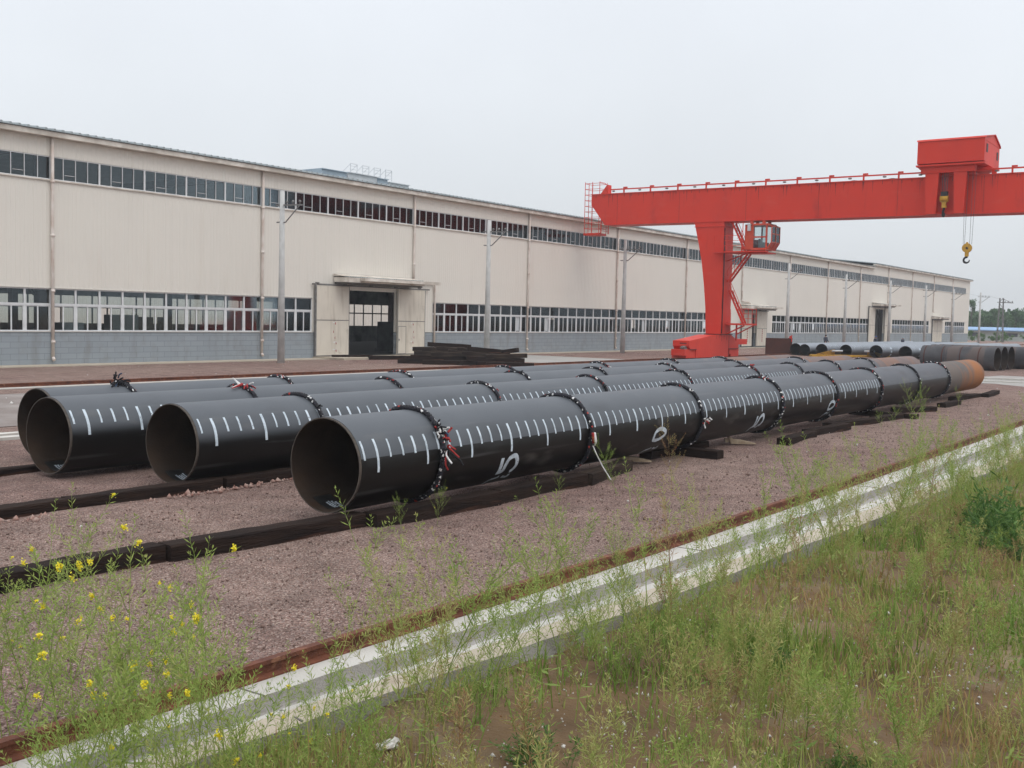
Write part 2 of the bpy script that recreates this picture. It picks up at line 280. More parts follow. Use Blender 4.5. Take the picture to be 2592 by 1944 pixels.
# ------------------------------------------------------------------ mesh helpers
class MB:
    def __init__(s): s.v = []; s.f = []; s.m = []; s.cm = 0; s.smooth = []; s.sm = False
    def add(s, vs, fs):
        o = len(s.v); s.v += [tuple(p) for p in vs]
        for f in fs: s.f.append([i + o for i in f]); s.m.append(s.cm); s.smooth.append(s.sm)
    def box(s, x0, x1, y0, y1, z0, z1):
        s.add([(x0, y0, z0), (x1, y0, z0), (x1, y1, z0), (x0, y1, z0), (x0, y0, z1), (x1, y0, z1), (x1, y1, z1), (x0, y1, z1)],
              [(0, 3, 2, 1), (4, 5, 6, 7), (0, 1, 5, 4), (1, 2, 6, 5), (2, 3, 7, 6), (3, 0, 4, 7)])
    def hexa(s, b, t):      # four bottom points, four top points
        s.add(list(b) + list(t), [(0, 3, 2, 1), (4, 5, 6, 7), (0, 1, 5, 4), (1, 2, 6, 5), (2, 3, 7, 6), (3, 0, 4, 7)])
    def prism(s, pts, axis, a0, a1):   # polygon pts (two coords) extruded along axis
        def P(u, w, a): return {'x': (a, u, w), 'y': (u, a, w), 'z': (u, w, a)}[axis]
        k = len(pts); s.add([P(*p, a0) for p in pts] + [P(*p, a1) for p in pts],
            [list(range(k))[::-1], list(range(k, 2 * k))] + [(i, (i + 1) % k, (i + 1) % k + k, i + k) for i in range(k)])
    def tube(s, pts, r, n=6, cap=True):
        pts = [Vector(p) for p in pts]; k = len(pts); rs = r if isinstance(r, (list, tuple)) else [r] * k
        sm = s.sm; s.sm = n > 5; vs = []; nrm = None
        for i, p in enumerate(pts):
            t = (pts[min(i + 1, k - 1)] - pts[max(i - 1, 0)])
            if t.length < 1e-9: t = Vector((0, 0, 1))
            t.normalize()
            if nrm is None: nrm = t.orthogonal().normalized()
            else:
                nrm = nrm - t * nrm.dot(t)
                nrm = nrm.normalized() if nrm.length > 1e-6 else t.orthogonal().normalized()
            bn = t.cross(nrm)
            for j in range(n):
                a = 2 * PI * j / n; vs.append(p + (nrm * math.cos(a) + bn * math.sin(a)) * rs[i])
        fs = [(i * n + j, i * n + (j + 1) % n, (i + 1) * n + (j + 1) % n, (i + 1) * n + j) for i in range(k - 1) for j in range(n)]
        s.add(vs, fs); s.sm = False
        if cap:
            o = len(s.v) - len(vs); s.f += [[o + j for j in range(n)][::-1], [o + (k - 1) * n + j for j in range(n)]]; s.m += [s.cm] * 2; s.smooth += [False] * 2
        s.sm = sm
    def bar(s, a, b, w, h=None, upv=(0, 0, 1)):
        a, b = Vector(a), Vector(b); t = (b - a).normalized(); h = h or w; u = Vector(upv)
        if abs(t.dot(u)) > .97: u = Vector((1, 0, 0))
        sd_ = t.cross(u).normalized() * (w / 2); uu = sd_.cross(t).normalized() * (h / 2)
        q = [-sd_ - uu, sd_ - uu, sd_ + uu, -sd_ + uu]
        s.hexa([a + k for k in q], [b + k for k in q])
    def blob(s, c, r, n=8, k=6, sq=(1, 1, 1), jit=0):
        vs = [(c[0], c[1], c[2] - r * sq[2])]; sm = s.sm; s.sm = True
        for i in range(1, k):
            ph = PI * i / k - PI / 2
            for j in range(n):
                a = 2 * PI * j / n; q = r * (1 + random.uniform(-jit, jit))
                vs.append((c[0] + q * sq[0] * math.cos(ph) * math.cos(a), c[1] + q * sq[1] * math.cos(ph) * math.sin(a), c[2] + q * sq[2] * math.sin(ph)))
        vs.append((c[0], c[1], c[2] + r * sq[2])); fs = []
        for j in range(n): fs.append((0, 1 + (j + 1) % n, 1 + j))
        for i in range(k - 2):
            for j in range(n): a = 1 + i * n; fs.append((a + j, a + (j + 1) % n, a + n + (j + 1) % n, a + n + j))
        a = 1 + (k - 2) * n
        for j in range(n): fs.append((a + j, a + (j + 1) % n, len(vs) - 1))
        s.add(vs, fs); s.sm = sm
    def mesh(s, name, mats):
        me = bpy.data.meshes.new(name); me.from_pydata(s.v, [], s.f); me.update()
        for m in (mats if isinstance(mats, (list, tuple)) else [mats]): me.materials.append(MT[m] if isinstance(m, str) else m)
        me.polygons.foreach_set('material_index', s.m); me.polygons.foreach_set('use_smooth', s.smooth)
        return me
    def obj(s, name, mats, parent=None, **kw):
        o = bpy.data.objects.new(name, s.mesh(name, mats)); COL.objects.link(o)
        if parent: o.parent = parent
        tag(o, **kw); return o
def tag(o, label=None, cat=None, group=None, kind=None):
    if label: o['label'] = label
    if cat: o['category'] = cat
    if group: o['group'] = group
    if kind: o['kind'] = kind
    return o
def empty(name, loc, label=None, cat=None, group=None, rz=0):
    o = bpy.data.objects.new(name, None); COL.objects.link(o); o.location = loc; o.rotation_euler = (0, 0, rz)
    o.empty_display_size = .3
    return tag(o, label, cat, group)
def place(name, me, parent=None, loc=(0, 0, 0), rot=(0, 0, 0), scale=(1, 1, 1), **kw):
    o = bpy.data.objects.new(name, me); COL.objects.link(o)
    if parent: o.parent = parent
    o.location = loc; o.rotation_euler = rot; o.scale = scale
    return tag(o, **kw)
def np_mesh(name, V, F, mats, tint=None, smooth=False):     # V (n,3), F (m,k) all same k, or list of arrays
    me = bpy.data.meshes.new(name); Fs = F if isinstance(F, list) else [F]
    me.vertices.add(len(V)); me.vertices.foreach_set('co', np.ascontiguousarray(V, dtype=np.float32).ravel())
    tot = sum(f.size for f in Fs); npoly = sum(len(f) for f in Fs)
    me.loops.add(tot); me.polygons.add(npoly)
    me.loops.foreach_set('vertex_index', np.concatenate([f.ravel() for f in Fs]).astype(np.int32))
    st = []; o = 0
    for f in Fs:
        k = f.shape[1]; st.append(o + np.arange(len(f)) * k); o += f.size
    me.polygons.foreach_set('loop_start', np.concatenate(st).astype(np.int32))
    for mm_ in mats: me.materials.append(MT[mm_])
    if smooth: me.polygons.foreach_set('use_smooth', np.ones(npoly, dtype=bool))
    me.update(calc_edges=True)
    if tint is not None:
        at = me.attributes.new('tint', 'FLOAT', 'POINT'); at.data.foreach_set('value', np.asarray(tint, dtype=np.float32))
    return me

# ================================================================== SETTING
BY = 45.44
# ground sheet: gravel yard out to the horizon, with small undulations near the pipes
def wob(x, y): return .018 * np.sin(x * 1.3 + .6 * y) * np.sin(y * 1.7 - .4 * x) + .010 * np.sin(3.1 * x + 1) * np.sin(2.7 * y)
xs = np.concatenate([np.linspace(-60, 0, 8)[:-1], np.linspace(0, 30, 181), np.linspace(31, 90, 60), np.linspace(100, 415, 20)])
ys = np.concatenate([np.linspace(5.2, 20, 121), np.linspace(20.5, 46, 40), np.linspace(60, 690, 20)])
X, Y = np.meshgrid(xs, ys, indexing='ij')
fade = np.clip((Y - 5.6) / .5, 0, 1) * np.clip((24 - Y) / 4, 0, 1) * np.clip((55 - X) / 10, 0, 1) * np.clip((X + 1) / 2, 0, 1)
Z = wob(X, Y) * fade
# raked-up ridges of gravel beside the timber rows
for yc, x0, x1, hgt in ((9.78, 4, 17, .07), (13.15, 4, 13, .03), (12.45, 4, 10, .045)):
    Z += hgt * np.exp(-((Y - yc) / .22) ** 2) * np.clip((X - x0) / 1, 0, 1) * np.clip((x1 - X) / 1.5, 0, 1) * (.6 + .4 * np.sin(X * 4.3 + yc)) * fade
RX = [-30, 0, 3.2, 6, 7.75, 11.7, 18.1, 31.8, 90, 260]; RY = [5.84, 5.82, 5.80, 5.74, 5.66, 5.56, 5.54, 5.60, 5.7, 5.8]
yr_ = (np.interp(X - 1.5, RX, RY) + 2 * np.interp(X, RX, RY) + np.interp(X + 1.5, RX, RY)) / 4 + .125
Y = np.where(Y < 7, yr_ + (Y - 5.2) * (7 - yr_) / 1.8, Y)
V = np.stack([X, Y, Z], -1).reshape(-1, 3); nx, ny = len(xs), len(ys)
idx = np.arange(nx * ny).reshape(nx, ny)
Fq = np.stack([idx[:-1, :-1], idx[1:, :-1], idx[1:, 1:], idx[:-1, 1:]], -1).reshape(-1, 4)
place('ground', np_mesh('ground', V, Fq, ['gravel'], smooth=True), kind='structure')

# rail and its concrete bed follow the same line
RX = [-30, 0, 3.2, 6, 7.75, 11.7, 18.1, 31.8, 90, 260]; RY = [5.84, 5.82, 5.80, 5.74, 5.66, 5.56, 5.54, 5.60, 5.7, 5.8]
EX = [-30, 0, 4, 5.3, 6.7, 9.2, 16.3, 24, 60, 260]; EY = [5.28, 5.24, 5.16, 5.04, 4.88, 4.69, 4.40, 4.26, 4.2, 4.2]
def ry(x): return float(np.interp(x, RX, RY))
def ey(x): return float(np.interp(x, EX, EY))
bx = sorted(set([-30, -10, -4, 0] + list(np.arange(1, 34, .37)) + [36, 42, 50, 60, 75, 90, 120, 180, 260]))
def smooth_(f, x): return (f(x - 1.5) + 2 * f(x) + f(x + 1.5)) / 4
b = MB(); rows = []
for x in bx:
    r_, e_ = smooth_(ry, x), smooth_(ey, x); w = r_ - e_; j = lambda a=.012: random.uniform(-a, a)
    s1 = r_ - .12 - .28 * w; ch_ = random.choice((0, 0, 0, .035))
    rows.append([(x, r_ + .13, -.05), (x, r_ + .12, .045), (x, r_ - .07, .05), (x, s1 + j(), .055 + j(.004)), (x, s1 - .03 + j(), -.045),
                 (x, s1 - .03 - .15 * w + j(), -.04), (x, s1 - .06 - .16 * w + j(), .0), (x, e_ + .24 * w + j(.005), .0), (x, e_ + ch_ + j(.02), -.035 - ch_ * .5 + j(.006)), (x, e_ - .01 + j(.02), -.30)])
k = len(rows[0]); b.v = [p for r_ in rows for p in r_]
mi = [1, 0, 0, 1, 1, 0, 0, 2, 1]
for i in range(len(rows) - 1):
    for jn in range(k - 1):
        a = i * k + jn; b.f.append([a, a + 1, a + k + 1, a + k]); b.m.append(mi[jn]); b.smooth.append(False)
b.cm = 3
for x in np.arange(1.7, 60, 3.1):
    r_, e_ = smooth_(ry, x), smooth_(ey, x); w = r_ - e_; s1 = r_ - .12 - .28 * w; q = random.uniform(-.05, .05)
    b.hexa([(x, e_ + .01, -.05), (x + .016, e_ + .01, -.05), (x + .016 + q, s1 - .06 - .16 * w, -.05), (x + q, s1 - .06 - .16 * w, -.05)], [(x, e_ + .01, -.028), (x + .016, e_ + .01, -.028), (x + .016 + q, s1 - .06 - .16 * w, .003), (x + q, s1 - .06 - .16 * w, .003)])
    b.hexa([(x, s1, .0), (x + .016, s1, .0), (x + .016, r_ - .07, .0), (x, r_ - .07, .0)], [(x, s1, .058), (x + .016, s1, .058), (x + .016, r_ - .07, .053), (x, r_ - .07, .053)])
b.obj('concrete_rail_bed', ['conc', 'conc2', 'cream', 'darkgap'], kind='structure')

# soil strip on the camera's side
xs = np.concatenate([np.linspace(-60, -2, 8), np.linspace(-1, 20, 211), np.linspace(20.5, 60, 80), np.linspace(65, 415, 20)])
ys = np.concatenate([np.linspace(-400, -8, 12), np.linspace(-7, 5.6, 127)])
X, Y = np.meshgrid(xs, ys, indexing='ij')
ed = np.vectorize(lambda q: smooth_(ey, q))(xs)[:, None]
near = np.clip(1 - np.abs(X - 12) / 50, 0, 1)
Z = -.15 + near * (.035 * np.sin(1.9 * X + .7 * Y) * np.sin(2.3 * Y - .5 * X) + .03 * np.sin(5.1 * X + 2 * Y) * np.sin(4.3 * Y + X) + RNG.normal(0, .008, X.shape) + .03 * np.sin(.6 * X) * np.sin(.5 * Y + 1))
Z += np.clip((4.2 - Y) / 6, 0, 1) * .06
Z = np.where(Y > ed + .05, -.33, Z)
V = np.stack([X, Y, Z], -1).reshape(-1, 3); nx, ny = len(xs), len(ys); idx = np.arange(nx * ny).reshape(nx, ny)
Fq = np.stack([idx[:-1, :-1], idx[1:, :-1], idx[1:, 1:], idx[:-1, 1:]], -1).reshape(-1, 4)
place('soil', np_mesh('soil', V, Fq, ['soil'], smooth=True), kind='structure')

def strip(name, pts, z, m, th=.0):
    q = MB(); n_ = len(pts)
    q.add([(x, y, z) for x, y in pts], [list(range(n_))])
    return q.obj(name, m, kind='structure')
strip('road', [(52, 35.2), (62, 35.2), (62, 44.0), (52, 44.0)], .006, 'road')
strip('track_path', [(-30, 22.6), (54, 22.6), (54, 31.0), (-30, 31.0)], .005, 'greygravel')
b = MB()
b.box(-30, 54, 20.35, 20.62, -.05, .05); b.box(-30, 54, 20.95, 21.2, -.05, .05)
b.obj('kerb_strip', 'conc', kind='structure')
strip('cross_road', [(53.9, 12.2), (54.3, 11.0), (52.9, 9.4), (50.5, 6.1), (64, 6.1), (64, 12.6), (60, 13.2)], .006, 'road')
b = MB(); b.bar((58.9, 12.5, .04), (59.8, 5.9, .04), .3, .09); b.bar((56.0, 11.8, .02), (57.0, 5.9, .02), .28, .07); b.obj('road_kerb', 'conc', kind='structure')
b = MB(); b.box(15, 43.5, 44.05, BY, -.02, .04); b.box(53.4, 110, 44.05, BY, -.02, .04); b.box(110, 202, 44.05, BY, -.02, .04)
b.box(43.5, 53.4, 42.9, BY, -.02, .11); b.obj('apron', 'cream', kind='structure')

# ================================================================== FACTORY BUILDING
bld = empty('factory_building', (15, BY, 0), 'long beige ribbed factory hall with window bands behind the pipe yard', 'factory')
def lx(m): return m - 15
SP = [27.38, 39.65, 52.16, 64.96, 77.89, 90.66, 103.33, 116.26, 128.63, 140.99, 153.22, 165.15, 177.18, 189.03]
XE = 201.2; RZ = 146.6; DEP = 26.0
def ribbed(b, x0, x1, z0, z1, y=0.0, pitch=.21, dep=.010):
    xs_ = []; x = x0
    prof = [(x0, 0)]
    while x + pitch < x1:
        prof += [(x + pitch * .62, 0), (x + pitch * .72, dep), (x + pitch * .88, dep), (x + pitch * .98, 0)]; x += pitch
    prof += [(x1, 0)]
    vs = [(px, y - d_, z0) for px, d_ in prof] + [(px, y - d_, z1) for px, d_ in prof]; k = len(prof)
    b.add(vs, [(i, i + 1, i + 1 + k, i + k) for i in range(k - 1)])
    b.box(x0, x1, y + .002, y + .16, z0, z1)
b = MB()
DZH = [(46.3, 50.6, 4.02), (106.0, 107.2, 3.6), (147.5, 151.9, 4.8), (179.6, 180.3, 3.4)]
ribbed(b, 0, lx(XE), 4.82, 8.36)
xa_ = 15
for o0_, o1_, oh_ in DZH:
    ribbed(b, lx(xa_), lx(o0_), 3.50, 4.82); xa_ = o1_
    if oh_ < 4.8: ribbed(b, lx(o0_), lx(o1_), oh_, 4.82)
ribbed(b, lx(xa_), lx(XE), 3.50, 4.82)
ribbed(b, 0, lx(RZ), 9.40, 10.22); ribbed(b, lx(RZ), lx(XE), 9.40, 10.66)
DZ = [(43.45, 54.2), (101.0, 111.8), (145.35, 155.9), (175.4, 185.3)]       # door zones
OP = DZH
for (a, c), (o0, o1, oh) in zip(DZ, OP):
    top = 3.497
    ribbed(b, lx(a), lx(o0), 1.53, top); ribbed(b, lx(o1), lx(c), 1.53, top)
b.box(lx(198.6), lx(XE), .002, .16, 8.36, 9.40); ribbed(b, lx(198.5), lx(XE), 1.53, 3.497)
# end walls
b.prism([(0, 0), (0, 10.3), (DEP / 2, 11.7), (DEP, 10.3), (DEP, 0)], 'x', -.16, 0); b.prism([(0, 0), (0, 10.75), (DEP / 2, 12.1), (DEP, 10.75), (DEP, 0)], 'x', lx(XE), lx(XE) + .16)
b.prism([(0, 10.22), (0, 10.66), (DEP / 2, 12.0), (DEP / 2, 11.6)], 'x', lx(RZ) - .1, lx(RZ) + .02)
b.obj('cladding', 'clad', bld)
b = MB()
segs = [(15, 46.3), (50.6, 106.0), (107.2, 147.5), (151.9, 179.6), (180.3, XE)]
for a, c in segs: b.box(lx(a), lx(c), -.03, .17, 0, 1.50)
b.obj('block_wall', 'block', bld)
b = MB()
for a, c in ((15, 43.45), (54.2, 101.0), (111.8, 145.35), (155.9, 175.4), (185.3, 198.5)):
    b = MB(); b.box(lx(a), lx(c), -.07, .15, 1.503, 1.545); b.obj('sill', 'sill', bld)
    b = MB(); b.box(lx(a), lx(c), -.05, .10, 3.475, 3.498); b.obj('lintel_flashing', 'sill', bld)
b = MB(); b.box(0, lx(198.6), -.08, .15, 8.30, 8.357); b.obj('upper_sill', 'trim', bld)
b = MB(); b.box(0, lx(RZ) - .15, -.42, -.03, 10.22, 10.44); b.box(lx(RZ) - .5, lx(XE) + .35, -.42, -.03, 10.66, 10.86)
b.obj('gutter', 'trim', bld)
# roof sheets with raised ribs whose ends show above the gutter
b = MB()
def roof(x0, x1, z, rib=.41):
    sl = .108; zr = z + DEP / 2 * sl; xa = x0; SK = []
    while xa < x1:
        xb = min(xa + 6.3, x1)
        for (ya, yb, za, zb) in ((-.5, DEP / 2, z - .054, zr), (DEP / 2, DEP + .5, zr, z - .054)):
            b.hexa([(xa, ya, za), (xb, ya, za), (xb, yb, zb), (xa, yb, zb)], [(xa, ya, za + .03), (xb, ya, za + .03), (xb, yb, zb + .03), (xa, yb, zb + .03)])
            xc = min(xb + 1.3, x1)
            if xc > xb and ya > 0:
                b.hexa([(xb, ya, za), (xc, ya, za), (xc, yb, zb), (xb, yb, zb)], [(xb, ya, za + .03), (xc, ya, za + .03), (xc, yb, zb + .03), (xb, yb, zb + .03)])
            elif xc > xb:
                fa, fb = .3, .8; ym, yn = ya + (yb - ya) * fa, ya + (yb - ya) * fb; zm, zn = za + (zb - za) * fa, za + (zb - za) * fb  # front slope left open here: added opening, out of view, lets daylight in
                b.hexa([(xb, ya, za), (xc, ya, za), (xc, ym, zm), (xb, ym, zm)], [(xb, ya, za + .03), (xc, ya, za + .03), (xc, ym, zm + .03), (xb, ym, zm + .03)])
                b.hexa([(xb, yn, zn), (xc, yn, zn), (xc, yb, zb), (xb, yb, zb)], [(xb, yn, zn + .03), (xc, yn, zn + .03), (xc, yb, zb + .03), (xb, yb, zb + .03)])
                b.cm = 1; b.add([(xb, ym, zm + .02), (xc, ym, zm + .02), (xc, yn, zn + .02), (xb, yn, zn + .02)], [(0, 1, 2, 3)]); b.cm = 0
        xa = xb + 1.3
    x = x0 + .1
    while x < x1 - .2 and x < x0 + 110:
        b.add([(x, -.5, z - .024), (x + .16, -.5, z - .024), (x + .12, -.5, z + .056), (x + .04, -.5, z + .056),
               (x, DEP / 2, zr + .03), (x + .16, DEP / 2, zr + .03), (x + .12, DEP / 2, zr + .11), (x + .04, DEP / 2, zr + .11)],
              [(0, 1, 2, 3), (0, 3, 7, 4), (3, 2, 6, 7), (2, 1, 5, 6)]); x += rib
roof(-.2, lx(RZ), 10.515); roof(lx(RZ) - .5, lx(XE) + .4, 10.94)
b.obj('roof', ['rooft', 'added_skylight'], bld)
# back wall, floor, columns, crane beams inside
b = MB(); y = DEP
b.box(0, lx(XE), y, y + .16, 0, 1.5); b.box(0, lx(XE), y, y + .16, 3.5, 8.4); b.box(0, lx(XE), y, y + .16, 9.4, 11.2)
x = 0
while x < lx(XE):
    b.box(x, x + .09, y + .02, y + .1, 1.5, 3.5); b.box(x, x + .06, y + .02, y + .1, 8.4, 9.4); x += 1.25
b.box(0, lx(XE), y + .03, y + .09, 2.62, 2.74)
b.obj('back_wall', 'inner', bld)
b = MB(); b.box(0, lx(XE), .17, DEP, -.05, .012); b.obj('workshop_floor', 'floor', bld)
for i, sx in enumerate([15.5] + SP + [200.6]):
    b = MB(); b.box(lx(sx) - .22, lx(sx) + .22, .6, 1.1, 0, 10.2)
    b.obj('column', 'colrust', bld); b = MB(); b.box(lx(sx) - .22, lx(sx) + .22, DEP - 1.2, DEP - .7, 0, 10.2); b.obj('column', 'colrust', bld)
b = MB(); b.box(0, lx(XE), .75, 1.1, 7.0, 7.6); b.box(0, lx(XE), DEP - 1.2, DEP - .8, 7.0, 7.6)
for sx in SP: b.bar((lx(sx), .9, 10.0), (lx(sx), DEP - .9, 10.0), .25, .4)
for sx in SP: b.bar((lx(sx) - .3, .9, 3.2), (lx(sx) - 3.2, .9, 6.9), .12); b.bar((lx(sx) + .3, .9, 3.2), (lx(sx) + 3.2, .9, 6.9), .12)
b.obj('crane_beam', 'colrust', bld)
# windows
def win_frame(w, h):
    b = MB(); t_ = .05; zt = 1.20
    for x0, x1 in ((0, t_), (w - t_, w)): b.box(x0, x1, 0, .07, 0, h)
    b.box(t_, w - t_, 0, .07, 0, t_); b.box(t_, w - t_, 0, .07, h - t_, h); b.box(t_, w - t_, -.005, .07, zt - .055, zt + .055)
    b.box(w / 2 - .03, w / 2 + .03, .01, .06, t_, zt - .055)
    for x0, x1 in ((t_, t_ + .045), (w - t_ - .045, w - t_)): b.box(x0, x1, .012, .062, t_, zt - .055)
    b.box(t_ + .045, w - t_ - .045, .014, .06, zt - .09, zt - .056)
    return b
def pane(w, h, y=.04):
    b = MB(); b.box(.05, w - .05, y, y + .006, .05, h - .05); return b
WF = win_frame(1.25, 1.93).mesh('window', 'upvc'); WP = pane(1.25, 1.93).mesh('pane', 'glass')
b = MB()
b.box(0, 2.5, 0, .06, 0, .04); b.box(0, 2.5, 0, .06, .99, 1.03)
for i, x in enumerate((0, .625, 1.25, 1.875, 2.5)): wdt = .045 if i in (0, 4) else .028; b.box(x - wdt if i == 4 else x - (0 if i == 0 else wdt / 2), x + (wdt if i == 0 else (0 if i == 4 else wdt / 2)), -.002, .062, .04, .99)
b.box(.7, 1.2, -.01, .05, .25, .27)
CF = b.mesh('clerestory_window', 'upvc'); CP = pane(2.5, 1.03).mesh('pane', 'glass')
b = MB(); b.box(.05, 1.2, .04, .046, 1.2, 1.88); b.box(.625, 1.2, .04, .046, .05, 1.15); WP2 = b.mesh('pane', 'glass')
b = MB(); b.box(.05, 1.2, .04, .046, 1.2, 1.88); b.box(.05, .70, .04, .046, .05, 1.15); b.cm = 1; b.box(.10, 1.15, .10, .11, .1, 1.1); WP3 = b.mesh('pane', ['glass', 'whitevent'])
nwin = 0; far = []
for a, c in ((22.4, 43.45), (54.2, 101.0), (111.8, 145.35), (155.9, 175.4), (185.3, 198.5)):
    k = round((c - a) / 1.265); w = (c - a) / k
    for i in range(k):
        if nwin < 96:
            o = place('window', WF, bld, (lx(a + i * w), .02, 1.546), scale=(w / 1.25, 1, 1)); q_ = random.random(); place('pane', WP3 if q_ < .05 else WP2 if q_ < .16 else WP, o); nwin += 1
        else: far.append((lx(a + i * w), w / 1.25))
if far:
    fb = MB(); 
    for x, s in far:
        q = win_frame(1.25, 1.93); fb.add([(x + v_[0] * s, v_[1] + .02, v_[2] + 1.546) for v_ in q.v], q.f)
        q = pane(1.25, 1.93); fb.cm = 1; fb.add([(x + v_[0] * s, v_[1] + .02, v_[2] + 1.546) for v_ in q.v], q.f); fb.cm = 0
    fb.obj('windows', ['upvc', 'glass'], bld, kind='stuff')
edges = [22.4] + SP + [198.6]
for a, c in zip(edges, edges[1:]):
    k = max(1, round((c - a) / 2.5)); w = (c - a) / k
    for i in range(k):
        o = place('clerestory_window', CF, bld, (lx(a + i * w), .02, 8.365), scale=(w / 2.5, 1, 1)); place('pane', CP, o)
b = MB(); b.box(0, lx(22.4), .02, .08, 1.546, 3.47); b.box(0, lx(22.4), .02, .08, 8.365, 9.395); b.obj('shutter', 'upvc', bld)
# downspouts
for i, sx in enumerate(SP):
    if i in (2, 6, 10, 12): zb = 4.95
    else: zb = .35
    top = 10.22 if sx < RZ else 10.66
    b = MB(); x = lx(sx)
    b.tube([(x, -.12, top), (x, -.12, 8.1), (x, -.10, 6.0), (x, -.09, zb)], .075, 8)
    for z in (8.2, 5.8, 3.3, 1.0):
        if z > zb: b.tube([(x, -.12, z), (x, -.12, z + .12)], .10, 8)
    if i in (2, 6):
        b.tube([(x, -.09, zb), (x, -.13, zb - .15), (x + 1.95, -.13, zb - .25), (x + 2.1, -.13, zb - .4), (x + 2.1, -.13, .5)], .07, 8)
    elif zb > 1: b.tube([(x, -.09, zb), (x, -.3, zb - .1)], .07, 8)
    else: b.tube([(x, -.09, zb), (x, -.2, zb - .12)], .075, 8)
    b.obj('downspout', 'steelpale', bld)
# sliding doors, canopies
for di, ((a, c), (o0, o1, oh)) in enumerate(zip(DZ, OP)):
    H = oh + .22; L0, L1 = [(43.6, 46.3), (103.4, 106.0), (144.75, 147.5), (177.0, 179.95)][di]; R0, R1 = [(50.6, 53.25), (107.2, 109.9), (151.9, 154.6), (179.95, 182.9)][di]
    b = MB(); b.box(lx(L0) - .3, lx(R1) + .4, -.20, -.12, H, H + .09)
    for q in range(5): b.box(lx(L0) + q * (R1 - L0) / 4.3, lx(L0) + q * (R1 - L0) / 4.3 + .18, -.24, -.08, H + .09, H + .16)
    b.box(lx(L0) - .06, lx(L0) - .01, -.2, -.08, .1, H); b.obj('door_rail', 'galv', bld)
    for sgn, (p0, p1) in ((0, (L0, L1)), (1, (R0, R1))):
        b = MB(); b.box(lx(p0), lx(p1), -.18, -.10, .14, H - .02)
        o = b.obj('sliding_door', 'door', bld)
        t_ = MB(); zt = H * .52
        t_.box(lx(p0), lx(p1), -.187, -.181, zt, zt + .045)
        t_.box(lx(p0), lx(p0) + .04, -.187, -.181, .14, H - .02); t_.box(lx(p1) - .04, lx(p1), -.187, -.181, .14, H - .02); t_.box(lx(p0) + .04, lx(p1) - .04, -.187, -.181, .14, .18)
        t_.obj('door_trim', 'galv', o)
        if sgn and di == 0:
            t_ = MB(); x0 = lx(p0) + .06; x1 = x0 + .75
            for bx_ in ((x0, x1, 1.88, 1.91), (x0, x0 + .02, .2, 1.88), (x1 - .02, x1, .2, 1.88), (x0, x1, .17, .20)): t_.box(bx_[0], bx_[1], -.19, -.182, bx_[2], bx_[3])
            t_.box(x0 + .06, x0 + .1, -.23, -.19, 1.0, 1.12); t_.obj('wicket_door', 'galv', o)
        # remains of torn paper banners
        t_ = MB(); xc = lx((p0 + p1) / 2) + (.1 if sgn == 0 else .15)
        if di == 0:
            for zz, ww in ((2.08, .32), (1.25, .1), (.92, .34), (.48, .42), (1.6, .08)):
                px_ = xc + random.uniform(-.1, .1)
                t_.cm = 0; t_.add([(px_ - ww / 2, -.1825, zz), (px_ + ww / 2, -.1825, zz + random.uniform(-.03, .03)), (px_ + ww / 2 - .04, -.1825, zz + .05), (px_ - ww / 2 + .05, -.1825, zz + .06)], [(0, 1, 2, 3)])
                t_.cm = 1; t_.add([(px_ + ww * .2, -.184, zz - .12), (px_ + ww * .2 + .05, -.184, zz - .10), (px_ + ww * .2 + .03, -.184, zz + .03), (px_ + ww * .1, -.184, zz + .03)], [(0, 1, 2, 3)])
            t_.obj('torn_banner', ['ropewhite', 'ropered'], o)
        elif di in (1,):
            for z0 in np.arange(.6, 1.9, .2): t_.add([(xc - .09, -.1825, z0), (xc + .09, -.1825, z0), (xc + .09, -.1825, z0 + .15), (xc - .09, -.1825, z0 + .15)], [(0, 1, 2, 3)])
            t_.obj('banner', 'ropered', o)
    cx0, cx1 = lx(o0) - 1.2, lx(o1) + 1.3
    if di in (1, 3): cx0, cx1 = lx(L0) - .3, lx(R1) + .1
    cz = H + .22
    b = MB(); b.hexa([(cx0, -1.25, cz), (cx1, -1.25, cz), (cx1, -.04, cz + .02), (cx0, -.04, cz + .02)], [(cx0, -1.25, cz + .28), (cx1, -1.25, cz + .28), (cx1, -.04, cz + .5), (cx0, -.04, cz + .5)])
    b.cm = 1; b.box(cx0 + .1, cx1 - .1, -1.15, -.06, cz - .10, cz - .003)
    b.cm = 0; b.box(cx0 + 1.0, cx1 + 1.2, -1.62, -1.27, cz + .10, cz + .28)
    b.cm = 2
    for q in range(int((cx1 - cx0) / .2)): b.box(cx0 + q * .2, cx0 + q * .2 + .07, -1.27, -.06, cz + .285, cz + .34 + .0)
    b.obj('canopy', ['trim', 'darkgap', 'rooft'], bld)
